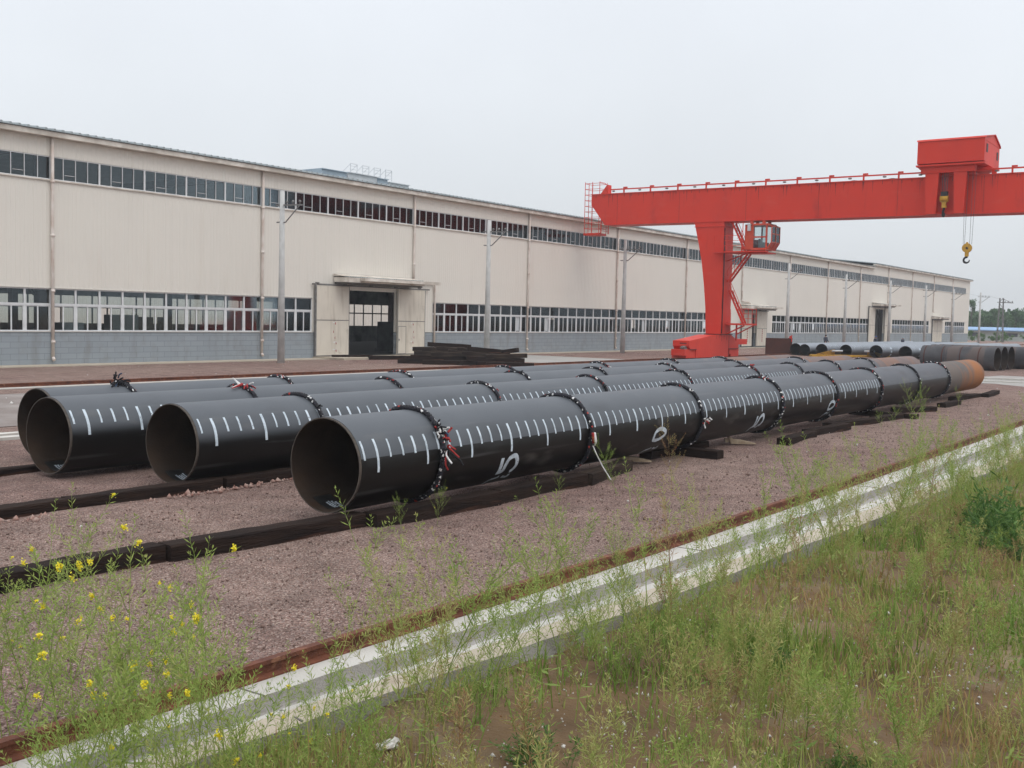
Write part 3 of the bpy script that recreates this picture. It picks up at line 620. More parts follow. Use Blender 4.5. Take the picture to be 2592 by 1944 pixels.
# ridge ventilators with frames
def vent(x0, x1, h, m):
    b = MB(); y0 = 12.0; b.box(lx(x0), lx(x1), y0, y0 + 3.2, 11.6, h); b.box(lx(x0), lx(x1), y0 - .15, y0 + 3.5, h, h + .05); b.obj('roof_ventilator', m, bld)
vent(55.7, 58.3, 13.1, 'bluevent'); vent(58.4, 61.6, 13.15, 'whitevent'); vent(61.65, 62.8, 13.08, 'bluevent'); vent(62.9, 65.3, 12.92, 'whitevent')
vent(155, 172, 12.45, 'blueroof')
for x in (59.3, 60.6, 61.9, 63.2):
    b = MB()
    for dx_ in (0, .72):
        b.bar((lx(x) + dx_, 12.6, 12.9), (lx(x) + dx_, 12.6, 14.0), .035); b.bar((lx(x) + dx_ - .5, 13.4, 13.0), (lx(x) + dx_, 12.6, 13.95), .03)
    for z in (13.3, 13.55, 13.8, 13.97): b.bar((lx(x), 12.6, z), (lx(x) + .72, 12.6, z), .03)
    b.obj('ladder_frame', 'whitevent', bld)
# machinery inside, things of their own
for i, (x, y, w, dd, h) in enumerate([(30, 54, 3, 1.5, 1.9), (36, 50, 2.2, 1.2, 2.2), (47, 60, 3.5, 1.5, 1.4), (58, 52, 3, 1.3, 2.1), (70, 55, 4, 2, 2.0), (82, 51, 3, 1.5, 2.2)]):
    t0 = empty('workshop_machine', (x, y, .012), 'dark grey workshop machine inside the hall', 'machine', 'machines standing inside the hall')
    b = MB(); b.box(-w / 2, w / 2, -dd / 2, dd / 2, 0, .2); b.box(-w / 2 + .1, w / 2 - .1, -dd / 2 + .1, dd / 2 - .1, .2, h * .6); b.box(-w / 2 + .1, -w / 2 + .8, -dd / 2 + .1, dd / 2 - .1, h * .6, h); b.tube([(w / 4, 0, h * .6), (w / 4, 0, h)], .2, 10)
    b.obj('casing', 'machine', t0); t0['label'] = 'dark grey workshop machine standing on the floor inside the hall windows'

for i, (x, y, w, h, lb) in enumerate([(33.4, 49, 1.5, 2.3, 'pale cabinet behind the window between first and second downspout'), (29.5, 47.5, 1.1, 1.9, 'small pale cabinet just right of the first downspout'), (41.5, 49, 1.8, 2.6, 'pale cabinet behind the window right of the second downspout'), (57.5, 50, 1.6, 2.4, 'pale cabinet in the hall right of the open door'), (63, 49, 1.2, 2.2, 'pale cabinet seen behind the timber heap'), (75, 50, 1.8, 2.5, 'pale cabinet deep behind the windows left of the crane leg'), (86, 50, 2, 2.6, 'pale cabinet behind windows at the crane leg')]):
    t0 = empty('cabinet', (x, y, .012), lb, 'cabinet', 'pale cabinets inside the hall')
    b = MB(); b.box(-w / 2, w / 2, -.4, .4, .1, h); b.box(-w / 2 + .05, w / 2 - .05, -.38, .38, 0, .1); b.obj('cabinet_body', 'whitevent', t0)
    b = MB(); b.box(-.01, .01, -.405, -.401, .15, h - .05); b.box(.06, .09, -.43, -.401, h * .5, h * .5 + .15); b.obj('door_handle', 'galv', t0)
# ================================================================== LIGHT / WIRE POLES
def pole(x, y, h, label, g='concrete poles along the hall'):
    t0 = empty('utility_pole', (x, y, 0), label, 'pole', g)
    b = MB(); b.tube([(0, 0, -.1), (0, 0, h * .5), (0, 0, h)], [.19, .155, .12], 14); b.obj('shaft', 'pole', t0)
    b = MB(); b.bar((.0, .45, h - .72), (.0, -1.5, h - .78), .07, .07); b.tube([(0, .4, h - 1.6), (0, -.25, h - 1.62), (0, -1.25, h - .82)], .035, 6)
    b.bar((-.15, .2, h - .74), (.15, .2, h - .74), .05); o = b.obj('crossarm', 'galv', t0)
    for yy in (-.35, -.8, -1.3):
        b = MB(); b.tube([(0, yy, h - .74), (0, yy, h - .60)], .028, 6); b.tube([(0, yy, h - .64), (0, yy, h - .60), (0, yy, h - .52)], [.06, .075, .04], 8); b.obj('insulator', 'galv', o)
    return t0
names = ['nearest concrete pole, in front of the hall left of the open door', 'second concrete pole, behind the heap of dark timbers', 'third concrete pole, between the timber heap and the red crane leg',
         None, 'fourth visible concrete pole, behind the rusty steel plate', 'fifth visible concrete pole, halfway between crane leg and second open door', 'sixth visible concrete pole, right beside the distant open door',
         'seventh visible concrete pole, left of the small closed door', 'concrete pole just before the far corner of the hall', 'thin pole with crossarm standing alone beyond the hall corner']
for i, x in enumerate([38.1, 55.75, 73.45, 91, 107.6, 125.6, 143.1, 160.3, 176.2, 192.5]):
    if i == 3: continue
    pole(x, 42.1 if i < 9 else 41.7, 8.85 if i < 5 else 8.5, names[i])
t0 = empty('lattice_pole', (209.0, 41.7, 0), 'slim grey lattice mast with crossarm, right of the thin pole', 'mast')
b = MB(); H = 8.0; 
for sx_, sy_ in ((-1, -1), (1, -1), (1, 1), (-1, 1)): b.bar((sx_ * .5, sy_ * .5, 0), (sx_ * .28, sy_ * .28, H), .11)
for k in range(9):
    z0, z1 = k * H / 9, (k + 1) * H / 9; w0, w1 = .5 - .22 * k / 9, .5 - .22 * (k + 1) / 9; s = 1 if k % 2 else -1
    for (a, c) in (((-s * w0, -w0, z0), (s * w1, -w1, z1)), ((-w0, -s * w0, z0), (-w1, s * w1, z1)), ((-s * w0, w0, z0), (s * w1, w1, z1))): b.bar(a, c, .07)
b.obj('mast_frame', 'galv', t0); b = MB(); b.bar((0, .7, H - .75), (0, -2.0, H - .85), .12); b.bar((0, -.2, H - .1), (0, -1.6, H - .8), .07)
for yy in (-.6, -1.1, -1.8): b.tube([(0, yy, H - .8), (0, yy, H - .5)], .08, 6)
b.obj('crossarm', 'galv', t0)
b = MB(); b.tube([(176.2, 40.8, 7.95), (184, 40.6, 7.78), (192.5, 40.4, 7.9), (201, 40.3, 7.62), (209, 40.0, 7.4)], .013, 4); b.obj('overhead_wire', 'wire', label='thin dark wire strung between the far poles and the lattice mast', cat='wire')

# ================================================================== RED GANTRY CRANE
cr_ = empty('gantry_crane', (71, 33.3, 0), 'big red single-girder gantry crane spanning the pipe yard', 'crane')
def cy(y): return y - 33.3
X0, X1 = 0.0, 1.6
b = MB()   # girder, nose towards the hall
b.prism([(cy(43.8), 12.12), (cy(43.8), 11.38), (cy(42.6), 9.86), (cy(-1), 9.62), (cy(-1), 11.93)], 'x', X0, X1)
b.prism([(cy(43.8), 12.125), (cy(43.8), 12.19), (cy(-1), 12.0), (cy(-1), 11.935)], 'x', X0 - .06, X1 + .06)
b.prism([(cy(42.6), 9.80), (cy(42.6), 9.855), (cy(-1), 9.615), (cy(-1), 9.56)], 'x', X0 - .05, X1 + .05)
b.hexa([(0, cy(43.0), 12.19), (.5, cy(43.0), 12.19), (.5, cy(42.35), 12.18), (0, cy(42.35), 12.18)], [(0, cy(42.45), 12.85), (.5, cy(42.45), 12.85), (.5, cy(42.35), 12.85), (0, cy(42.35), 12.85)])
b.cm = 1
y = 43.4
while y > 0:      # short stiffener weld stains under the top flange
    zt = 12.12 - (43.8 - y) * .0042; b.box(-.004, -.001, cy(y) - .015, cy(y) + .015, zt - .16 - random.random() * .1, zt - .01); y -= .62
for y in np.arange(41.5, 0, -5.2): b.box(-.0035, -.001, cy(y) - .008, cy(y) + .008, 9.75, 12.0)
for k in range(46):
    y = random.uniform(1, 43); zt = 12.1 - (43.8 - y) * .0042; w_ = random.uniform(.01, .03); L2 = random.uniform(.2, 1.1); b.add([(-.0025, cy(y) - w_, zt), (-.0025, cy(y) + w_, zt), (-.0025, cy(y), zt - L2)], [(0, 1, 2)])
b.obj('girder', ['red', 'reddark'], cr_)
b = MB()   # walkway conduit and posts on top of the girder
b.bar((-.1, cy(42.1), 12.45), (-.1, cy(-1), 12.27), .07, .09)
y = 40.9
while y > -1:
    zt = 12.45 - (42.1 - y) * .0042; b.box(-.14, -.06, cy(y) - .05, cy(y) + .05, zt - .30, zt + .16); b.box(-.15, -.05, cy(y) - .28, cy(y) - .03, zt + .06, zt + .16)
    b.cm = 1; b.blob((-.1, cy(y) + .9, zt - .12), .09, 6, 4, (1, 1.6, .7)); b.cm = 0; y -= 2.25
b.obj('cable_rail', ['red', 'galv'], cr_)
# leg: tapered box
def leg(yoff, name='leg'):
    Lft = [(35.1, 9.80), (34.98, 9.6), (34.85, 9.05), (34.62, 8.1), (34.37, 6.97), (34.12, 5.2), (33.95, 3.56), (33.87, 1.72)]
    b = MB()
    for (ya, za), (yb, zb) in zip(Lft, Lft[1:]):
        def W(z): return 1.6 + .25 * max(0, (3.0 - z)) / 1.3 * .6
        b.hexa([(-.0, cy(yb + yoff), zb), (W(zb), cy(yb + yoff), zb), (W(zb), cy(32.72 + yoff), zb), (0, cy(32.72 + yoff), zb)],
               [(-.0, cy(ya + yoff), za), (W(za), cy(ya + yoff), za), (W(za), cy(32.69 + yoff), za), (0, cy(32.69 + yoff), za)])
    b.box(-.07, 1.72, cy(32.62 + yoff), cy(34.98 + yoff), 9.40, 9.45)
    b.cm = 1; b.box(-.05, 1.9, cy(32.62 + yoff), cy(33.98 + yoff), 1.70, 1.76)
    return b.obj(name, ['red', 'reddark'], cr_)
leg(0); leg(-27.6)
def sill(yoff):
    b = MB(); f0, f1 = cy(32.72 + yoff), cy(33.95 + yoff)
    b.prism([(-4.9, .95), (-4.9, 1.30), (-4.7, 1.31), (-1.0, 1.69), (1.9, 1.69), (3.2, 1.22), (3.2, .72), (1.5, .68), (1.5, .12), (-3.8, .12), (-3.8, .71), (-4.7, .71)], 'y', f0, f1)
    b.cm = 1; b.box(-4.904, -4.901, f0 + .2, f0 + .7, 1.08, 1.16); b.box(-4.7, -3.8, f0 - .05, f0 - .002, .68, .73); b.box(1.5, 3.1, f0 - .05, f0, .66, .71)
    b.box(1.48, 1.52, f0 - .006, f0 - .001, .15, 1.6)
    for k in range(6): b.box(-.6 + k * .42, -.57 + k * .42, f0 - .005, f0 - .001, 1.68 - random.uniform(.2, .5), 1.69)
    b.obj('sill_beam', ['red', 'reddark'], cr_)
    for x0 in (-5.5, 1.7):
        b = MB(); b.box(x0 + .3, x0 + 1.69 if x0 < 0 else x0 + 1.7, f0 + .06, f1 - .1, .12, .70); b.box(x0, x0 + .55, f0 + .02, f1 - .2, .30, .72)
        o = b.obj('end_truck', 'red', cr_)
        for wx in ((x0 + .6, x0 + 1.35) if x0 < 0 else (x0 + .5, x0 + 1.4)):
            b = MB(); b.tube([(wx, f0 + .35, .42), (wx, f1 - .35, .42)], .30, 20); b.cm = 0; b.tube([(wx, f0 + .25, .42), (wx, f0 + .35, .42)], .12, 10); b.obj('wheel', 'black', o)
    for x_ in (-5.45, 3.15):
        b = MB(); b.tube([(x_ + .1, f0 + .3, .84), (x_ + .6, f0 + .3, .84)], .11, 12); b.tube([(x_ - .05, f0 + .3, .84), (x_ + .1, f0 + .3, .84)], .07, 10)
        b.box(x_ + .2, x_ + .6, f0 + .15, f0 + .45, .70, .8); b.obj('drive_motor', 'galv', cr_)
    b = MB(); b.box(3.2, 5.0, f0 + .1, f1 - .3, .98, 1.38); b.obj('cable_box', 'red', cr_)
sill(0); sill(-27.6)
# end ladder cage and platform below the nose
b = MB(); ya, yb = cy(44.45), cy(43.15); xa, xb = .1, 1.2
for (x_, y_) in ((xa, ya), (xa, (ya + yb) / 2), (xa, yb), (xb, ya), (xb, yb), (.65, ya)): b.bar((x_, y_, 9.2), (x_, y_, 13.15), .035)
z = 9.6
while z < 13.2:
    b.bar((xa, ya, z), (xa, yb, z), .03); b.bar((xb, ya, z), (xb, yb, z), .03); b.bar((xa, ya, z), (xb, ya, z), .03); b.bar((xa, yb, z), (xb, yb, z), .03); z += .43
b.box(xa - .05, xb + .05, ya - .02 if ya < yb else yb, max(ya, yb) + .05, 9.08, 9.24)
b.bar((xa, cy(42.95), 9.2), (xa, cy(42.95), 11.0), .06); b.bar((xb, cy(42.95), 9.2), (xb, cy(42.95), 10.7), .06); b.bar((xa, cy(42.95), 9.22), (xa, ya, 9.22), .05)
for zz in np.arange(9.4, 10.6, .3): b.bar((xa, cy(42.95), zz), (xb, cy(42.95), zz), .03)
b.tube([(xa, yb, 13.1), (xa, cy(42.7), 13.0), (xa, cy(42.4), 12.7)], .02, 5)
b.obj('ladder_cage', 'red', cr_)
# trolley with machine house
b = MB(); hy0, hy1 = cy(15.35), cy(19.3)
b.prism([(-1.0, 12.78), (-1.0, 14.12), (-.9, 14.22), (1.5, 14.62), (3.0, 14.12), (3.1, 14.0), (3.1, 12.78), (2.4, 12.55)], 'y', hy0, hy1)
o = b.obj('machine_house', 'red', cr_)
b = MB(); b.box(-1.06, 3.14, hy0 - .05, hy1 + .05, 12.60, 12.70); b.prism([(-1.05, 14.15), (-.95, 14.27), (1.5, 14.68), (3.05, 14.17), (3.15, 14.02), (3.05, 14.12), (1.5, 14.62), (-.95, 14.21)], 'y', hy0 - .08, hy1 + .05)
b.box(-.8, 2.9, hy0 - .02, hy0 - .003, 14.02, 14.06); b.obj('roof_trim', 'red', o)
b = MB(); b.box(-.55, -.2, hy0 - .03, hy0 - .002, 13.35, 13.85); b.box(2.35, 2.65, hy0 - .03, hy0 - .002, 13.2, 13.7); b.obj('vent_window', 'black', o)
b = MB()
for y0, y1 in ((18.0, 18.85), (16.35, 17.15)):
    b.prism([(cy(y0), 12.62), (cy(y1), 12.62), (cy(y1) - .12, 9.66), (cy(y0) + .12, 9.66)], 'x', -.75, -.30)
b.box(-.8, -.28, cy(15.9), cy(19.1), 12.2, 12.60); b.box(-.78, 3.0, cy(17.15), cy(18.0), 12.32, 12.59)
b.prism([(cy(16.4), 12.2), (cy(15.3), 12.6), (cy(17), 12.6)], 'x', .2, 2.6)
b.prism([(cy(18.7), 12.1), (cy(19.4), 12.6), (cy(18.0), 12.6)], 'x', -.3, 1.6)
b.box(-.30, -.02, cy(16.4), cy(18.8), 9.68, 9.86); b.box(-.30, 1.7, cy(16.0), cy(18.9), 12.06, 12.2)
b.box(1.65, 1.95, cy(15.2), cy(15.45), 11.9, 12.6)
b.obj('trolley_frame', 'red', cr_)
b = MB()
for k in range(9):
    y0, y1 = 42.0 - k * 2.55, 42.0 - (k + 1) * 2.55; b.tube([(1.7, cy(y0), 12.35), (1.72, cy((y0 + y1) / 2), 12.22), (1.7, cy(y1), 12.35)], .02, 5)
b.tube([(.1, cy(32.68), 9.3), (.12, cy(32.66), 6), (.14, cy(32.68), 1.8)], .035, 6)
b.obj('power_cable', 'black', cr_)
# main hook block
hy = cy(17.68); b = MB()
for q in (-.16, -.05, .05, .16): b.tube([(-.5, hy + q, 12.2), (-.5, hy + q * .8, 10.95)], .018, 5)
b.obj('wire_rope', 'wire', cr_)
b = MB(); b.cm = 1; b.box(-.62, -.40, hy - .2, hy + .2, 10.75, 11.05); b.cm = 0; b.tube([(-.5, hy - .24, 10.62), (-.5, hy + .24, 10.62)], .19, 14); b.box(-.60, -.40, hy - .22, hy + .22, 10.42, 10.8)
b.prism([(hy - .17, 10.45), (hy + .17, 10.45), (hy + .11, 10.28), (hy + .15, 10.05), (hy - .15, 10.05), (hy - .11, 10.28)], 'x', -.60, -.40)
b.obj('main_hook_block', ['yellow', 'black'], cr_)
def hook(b, c, s, plane='y'):
    pts = []
    for k in range(22):
        a = math.radians(100 - k * 13.5); r_ = .20 * s
        pts.append((c[0], c[1] + r_ * math.cos(a) * (1 if plane == 'y' else .25), c[2] + r_ * math.sin(a)))
    pts = [(c[0], c[1], c[2] + .42 * s), (c[0], c[1], c[2] + .28 * s)] + pts
    b.tube(pts, [.05 * s, .06 * s] + [.07 * s] * 10 + [.075 * s * (1 - k / 16) + .01 for k in range(12)], 8)
b = MB(); hook(b, (-.5, hy, 9.72), 1.0, 'x'); b.obj('main_hook', 'black', cr_)
# auxiliary hook on four falls
hy = cy(16.2); b = MB()
for q0, q1 in ((-.34, -.26), (-.14, -.14), (.12, .16), (.30, .24)): b.tube([(-.5, hy + q0, 12.2), (-.5, hy + q1, 7.75)], .011, 5)
b.obj('wire_rope', 'wire', cr_)
b = MB(); b.tube([(-.58, hy, 7.52), (-.42, hy, 7.52)], .29, 18); b.box(-.57, -.43, hy - .05, hy + .05, 7.75, 7.88); b.box(-.56, -.44, hy - .11, hy + .11, 7.0, 7.35)
b.cm = 1; b.tube([(-.60, hy, 7.52), (-.40, hy, 7.52)], .07, 10); b.obj('small_hook_block', ['yellow', 'black'], cr_)
b = MB(); hook(b, (-.5, hy, 6.78), .85); b.obj('small_hook', 'black', cr_)
# operator cabin
b = MB(); ca, cb_ = cy(31.0), cy(30.45); z0, z1 = 7.72, 9.45
b.box(-.25, 1.35, ca - .06, ca, z0, z1); b.box(-.25, -.19, cb_, ca - .06, z0, z1); b.box(1.29, 1.35, cb_, ca - .06, z0, 8.5); b.box(-.25, 1.35, cb_, ca, z1 - .06, z1 + .01); b.box(-.25, 1.35, cb_, ca, z0 - .04, z0 + .02)
gy = cy(29.35); gz = cy(29.05)
b.box(-.28, 1.38, gy, cb_, z1 - .08, z1 + .06); b.box(-.28, 1.38, gy, cb_, z0 - .05, z0 + .10)
for x_ in (-.26, 1.3): b.box(x_, x_ + .07, gy, gy + .12, z0 + .10, z1 - .08); b.box(x_, x_ + .07, cb_ - .1, cb_, z0 + .1, z1 - .08)
b.box(-.262, -.20, gy + .12, cb_ - .1, 8.52, 8.62)
# glazed nose leaning out, with a sloping bottom
for x_ in (-.2, .52, 1.26): b.bar((x_, gy + .02, z1 - .02), (x_, gz, z1 - .15), .06); b.bar((x_, gz, z1 - .15), (x_, gz, 8.2), .06); b.bar((x_, gz, 8.2), (x_, gy + .02, z0), .06)
for yy, zz in ((gz, z1 - .15), (gz, 8.2), (gz, 8.78)): b.bar((-.2, yy, zz), (1.26, yy, zz), .06)
b.add([(-.2, gz, 8.2), (1.26, gz, 8.2), (1.26, gy, z0), (-.2, gy, z0)], [(0, 1, 2, 3)])
for x_ in (-.1, .9): b.box(x_, x_ + .15, cy(30.7), cy(30.5), z1, 9.7); b.box(x_, x_ + .15, cy(29.8), cy(29.6), z1, 9.7)
o = b.obj('operator_cabin', 'orange', cr_)
b = MB(); b.box(-.245, -.24, gy + .12, cb_ - .1, z0 + .1, 8.52); b.box(-.245, -.24, gy + .12, cb_ - .1, 8.62, z1 - .08); b.box(-.2, 1.26, gz + .005, gz + .01, 8.2, z1 - .15); b.box(1.33, 1.335, gy + .12, cb_ - .1, z0 + .1, z1 - .08)
b.obj('cabin_glass', 'glass', o)
b = MB(); b.box(-.1, .5, cy(29.75), cy(29.5), z0 + .1, 8.2); b.box(.5, 1.0, cy(30.3), cy(30.2), z0 + .1, 8.5); b.obj('control_desk', 'whitevent', o)
b = MB(); b.box(-.42, -.26, cy(30.75), cy(30.55), 9.0, 9.5); b.obj('air_conditioner', 'whitevent', o)
# platforms, stairs
def ladder(b, a, c, w=.5, n_=12, rail=True, st=.09):
    a, c = Vector(a), Vector(c); o_ = Vector((w, 0, 0))
    b.bar(a, c, .03, st * 1.6); b.bar(a + o_, c + o_, .03, st * 1.6)
    for k in range(1, n_): p = a.lerp(c, k / n_); b.bar(p, p + o_, .12, .03)
    if rail:
        for oo in (Vector((0, 0, .85)), Vector((0, 0, .45))): b.bar(a + oo, c + oo, .03)
        for k in (0, .33, .66, 1): p = a.lerp(c, k); b.bar(p, p + Vector((0, 0, .85)), .03)
b = MB(); b.box(-.55, -.06, cy(33.3), cy(29.3), 7.52, 7.60); b.box(-.06, 1.9, cy(32.5), cy(31.02), 7.52, 7.60); b.box(-.2, 1.3, cy(31.0), cy(29.3), 7.45, 7.52)
for z in (8.0, 8.35, 8.7): b.bar((-.52, cy(33.2), z), (-.52, cy(31.1), z), .03); b.bar((1.85, cy(32.5), z), (1.85, cy(31.1), z), .03)
for y_ in (33.2, 32.2, 31.1): b.bar((-.52, cy(y_), 7.6), (-.52, cy(y_), 8.7), .035)
b.bar((.8, cy(32.72), 7.0), (.8, cy(31.3), 7.5), .08)
b.bar((-.5, cy(31.05), 7.5), (-.5, cy(31.05), 9.6), .04)
b.obj('cabin_platform', 'red', cr_)
b = MB(); ladder(b, (.3, cy(31.15), 7.6), (.3, cy(32.2), 9.65), .55, 11); b.obj('upper_stair', 'red', cr_)
b = MB(); ladder(b, (.5, cy(32.55), 5.5), (.5, cy(31.0), 7.55), .55, 11); b.obj('middle_stair', 'red', cr_)
b = MB(); ladder(b, (.95, cy(31.45), 2.55), (.95, cy(32.6), 4.9), .5, 10); b.obj('lower_stair', 'red', cr_)
b = MB(); b.box(.6, 2.9, cy(32.6), cy(31.2), 2.42, 2.55)
for z in (2.9, 3.25, 3.6): b.bar((.65, cy(31.25), z), (2.85, cy(31.25), z), .03); b.bar((2.85, cy(32.5), z), (2.85, cy(31.25), z), .03)
for x_ in (.65, 1.4, 2.1, 2.85): b.bar((x_, cy(31.25), 2.5), (x_, cy(31.25), 3.6), .035)
b.bar((.9, cy(32.7), 1.75), (.9, cy(31.3), 2.4), .09); b.bar((1.6, cy(32.2), 1.3), (1.6, cy(32.2), 2.45), .10); b.bar((1.6, cy(32.2), 1.75), (2.8, cy(31.4), 2.42), .07)
b.obj('lower_platform', 'red', cr_)

# crane rails
def rail_mesh(f, x0, x1, step, z0, mtl, **kw):
    xs_ = list(np.arange(x0, 36, step)) + list(np.arange(36, x1, 8.0)) + [x1]
    prof = [(-.06, 0), (-.06, .015), (-.012, .03), (-.012, .09), (-.033, .098), (-.033, .128), (.033, .128), (.033, .098), (.012, .09), (.012, .03), (.06, .015), (.06, 0)]
    b = MB(); k = len(prof); b.v = [(x, smooth_(f, x) + p, z0 + q) for x in xs_ for p, q in prof]
    for i in range(len(xs_) - 1):
        for j in range(k): a = i * k; b.f.append([a + j, a + (j + 1) % k, a + k + (j + 1) % k, a + k + j]); b.m.append(0); b.smooth.append(False)
    b.f.append(list(range(k))); b.m.append(0); b.smooth.append(False)
    return b.obj('crane_rail', mtl, **kw)
rail_mesh(ry, -10, 250, .8, .046, 'rust', label='rusty steel crane rail on the pale concrete bed beside the weeds', cat='rail')
rail_mesh(lambda x: 33.3, -20, 250, 8, .02, 'rust', label='far rusty crane rail running behind the black pipes towards the crane leg', cat='rail')
b = MB(); b.box(-20, 250, 33.12, 33.48, -.1, .018); b.obj('rail_footing', 'conc2', kind='structure')
b = MB(); b.box(-20, 40, 32.75, 33.1, -.1, .03); b.obj('kerb_strip', 'conc', kind='structure')

# ================================================================== BIG PIPES
DP = .0167
def pw(x, y): return (x * math.cos(DP) - y * math.sin(DP), x * math.sin(DP) + y * math.cos(DP))
R = .6
def shell(x0, x1, r=R, th=.02, n=96, m=0, ends=(True, True), step=None):
    b = MB(); b.sm = True; b.cm = m
    for rr, s in ((r, 1), (r - th, -1)):
        vs = []; 
        xs_ = [x0, x1]
        for x in xs_: vs += [(x, rr * math.cos(2 * PI * j / n), rr * math.sin(2 * PI * j / n)) for j in range(n)]
        b.cm = m if s == 1 else 2
        b.add(vs, [((j, (j + 1) % n, (j + 1) % n + n, j + n) if s < 0 else (j, j + n, (j + 1) % n + n, (j + 1) % n)) for j in range(n)])
    b.sm = False; b.cm = 3
    for e_, x in zip(ends, (x0, x1)):
        if e_:
            vs = [(x, q * math.cos(2 * PI * j / n), q * math.sin(2 * PI * j / n)) for q in (r, r - th) for j in range(n)]
            b.add(vs, [(j, (j + 1) % n, (j + 1) % n + n, j + n) for j in range(n)])
    return b
def arcpt(x, deg, r): a = math.radians(deg); return (x, -r * math.cos(a), r * math.sin(a))     # deg above horizontal on the camera's side
def patch(b, x0, x1, d0, d1, r, n=8):
    vs = []
    for k in range(n + 1):
        d_ = d0 + (d1 - d0) * k / n; j = random.uniform(-.0018, .0018)
        vs += [arcpt(x0 + j, d_, r), arcpt(x1 + j, d_, r)]
    b.add(vs, [(2 * k, 2 * k + 1, 2 * k + 3, 2 * k + 2) for k in range(n)])
GL = {'5': [[(-.22, -13.7), (-.221, -20.3), (-.206, -28.5), (-.194, -36.0)], [(-.235, -37.5), (-.14, -37), (-.098, -34), (-.097, -25.2), (-.048, -16.1), (.08, -12.8), (.159, -19.1), (.191, -28.4), (.161, -36.1), (.109, -39.7)]],
      '0': [[(-.273, -19.3), (-.229, -11.4), (-.068, -7.6), (.118, -12.0), (.156, -19.0), (.046, -25.3), (-.099, -28.5), (-.244, -27.2), (-.27, -19.4)]],
      '3': [[(.159, -45.2), (.158, -52.0), (.011, -49.2)], [(-.069, -47.1), (-.143, -50.5), (-.232, -52.3), (-.273, -57.0), (-.27, -66)]],
      '2': [[(.082, -36.5), (.036, -41.4), (-.021, -45.1)], [(-.065, -38.9), (-.203, -40.0), (-.29, -44.7), (-.289, -55.8)]]}
def catmull(P, k=5):
    if len(P) < 3: return P
    out_ = []
    for i in range(len(P) - 1):
        p0, p1, p2, p3 = P[max(i - 1, 0)], P[i], P[i + 1], P[min(i + 2, len(P) - 1)]
        for t_ in range(k):
            t = t_ / k
            out_.append(tuple(.5 * ((2 * p1[q]) + (-p0[q] + p2[q]) * t + (2 * p0[q] - 5 * p1[q] + 4 * p2[q] - p3[q]) * t * t + (-p0[q] + 3 * p1[q] - 3 * p2[q] + p3[q]) * t ** 3) for q in (0, 1)))
    return out_ + [P[-1]]
def glyph(b, ch, X, D, H=.50, Wd=44, r=R + .004, w=.078):
    for st in GL[ch]:
        P = catmull(st)
        pts = [(X + gx_ + .03, ga_ + D) for gx_, ga_ in P]
        rad = PI / 180 * R; A = [(p[0], p[1] * rad) for p in pts]; L_ = []
        for i, p in enumerate(A):
            q0, q1 = A[max(i - 1, 0)], A[min(i + 1, len(A) - 1)]; tx, ty = q1[0] - q0[0], q1[1] - q0[1]; l_ = math.hypot(tx, ty) or 1
            wv = w * (.5 + random.uniform(-.03, .03)); L_.append(((p[0] - ty / l_ * wv, p[1] + tx / l_ * wv), (p[0] + ty / l_ * wv, p[1] - tx / l_ * wv)))
        vs = []
        for a, c in L_: vs += [arcpt(a[0], a[1] / rad, r), arcpt(c[0], c[1] / rad, r)]
        b.add(vs, [(2 * k, 2 * k + 1, 2 * k + 3, 2 * k + 2) for k in range(len(L_) - 1)])
P_ = [ # y, z, x0, x1, rust start, first long tick, spacing, last, top angle, short end, long end, coat
    dict(y=9.396, z=.757, x0=9.528, x1=45.6, rs=40.0, t0=9.856, sp=.959, last=31.3, a=(34, 10.8, -5.4), coat='coat_seam', bare='bare', lab='nearest long black coated steel pipe with white tick marks and orange-rusted far end'),
    dict(y=13.106, z=.657, x0=10.099, x1=51.0, rs=44.5, t0=10.452, sp=.969, last=35.0, a=(41, 18, 0), coat='coat', bare='bare2', lab='second black coated pipe from the camera, with white tick marks near its seam'),
    dict(y=15.233, z=.657, x0=9.454, x1=48.3, rs=42.5, t0=9.78, sp=.945, last=18, a=(43, 20.5, 4), coat='coat', bare='bare2', lab='third black coated pipe, its open end sticking out furthest left of the marked ones'),
    dict(y=17.0, z=.657, x0=10.35, x1=46.0, rs=39.0, t0=None, coat='coat', bare='bare2', lab='farthest of the four long black pipes, unmarked, half hidden behind the third')]
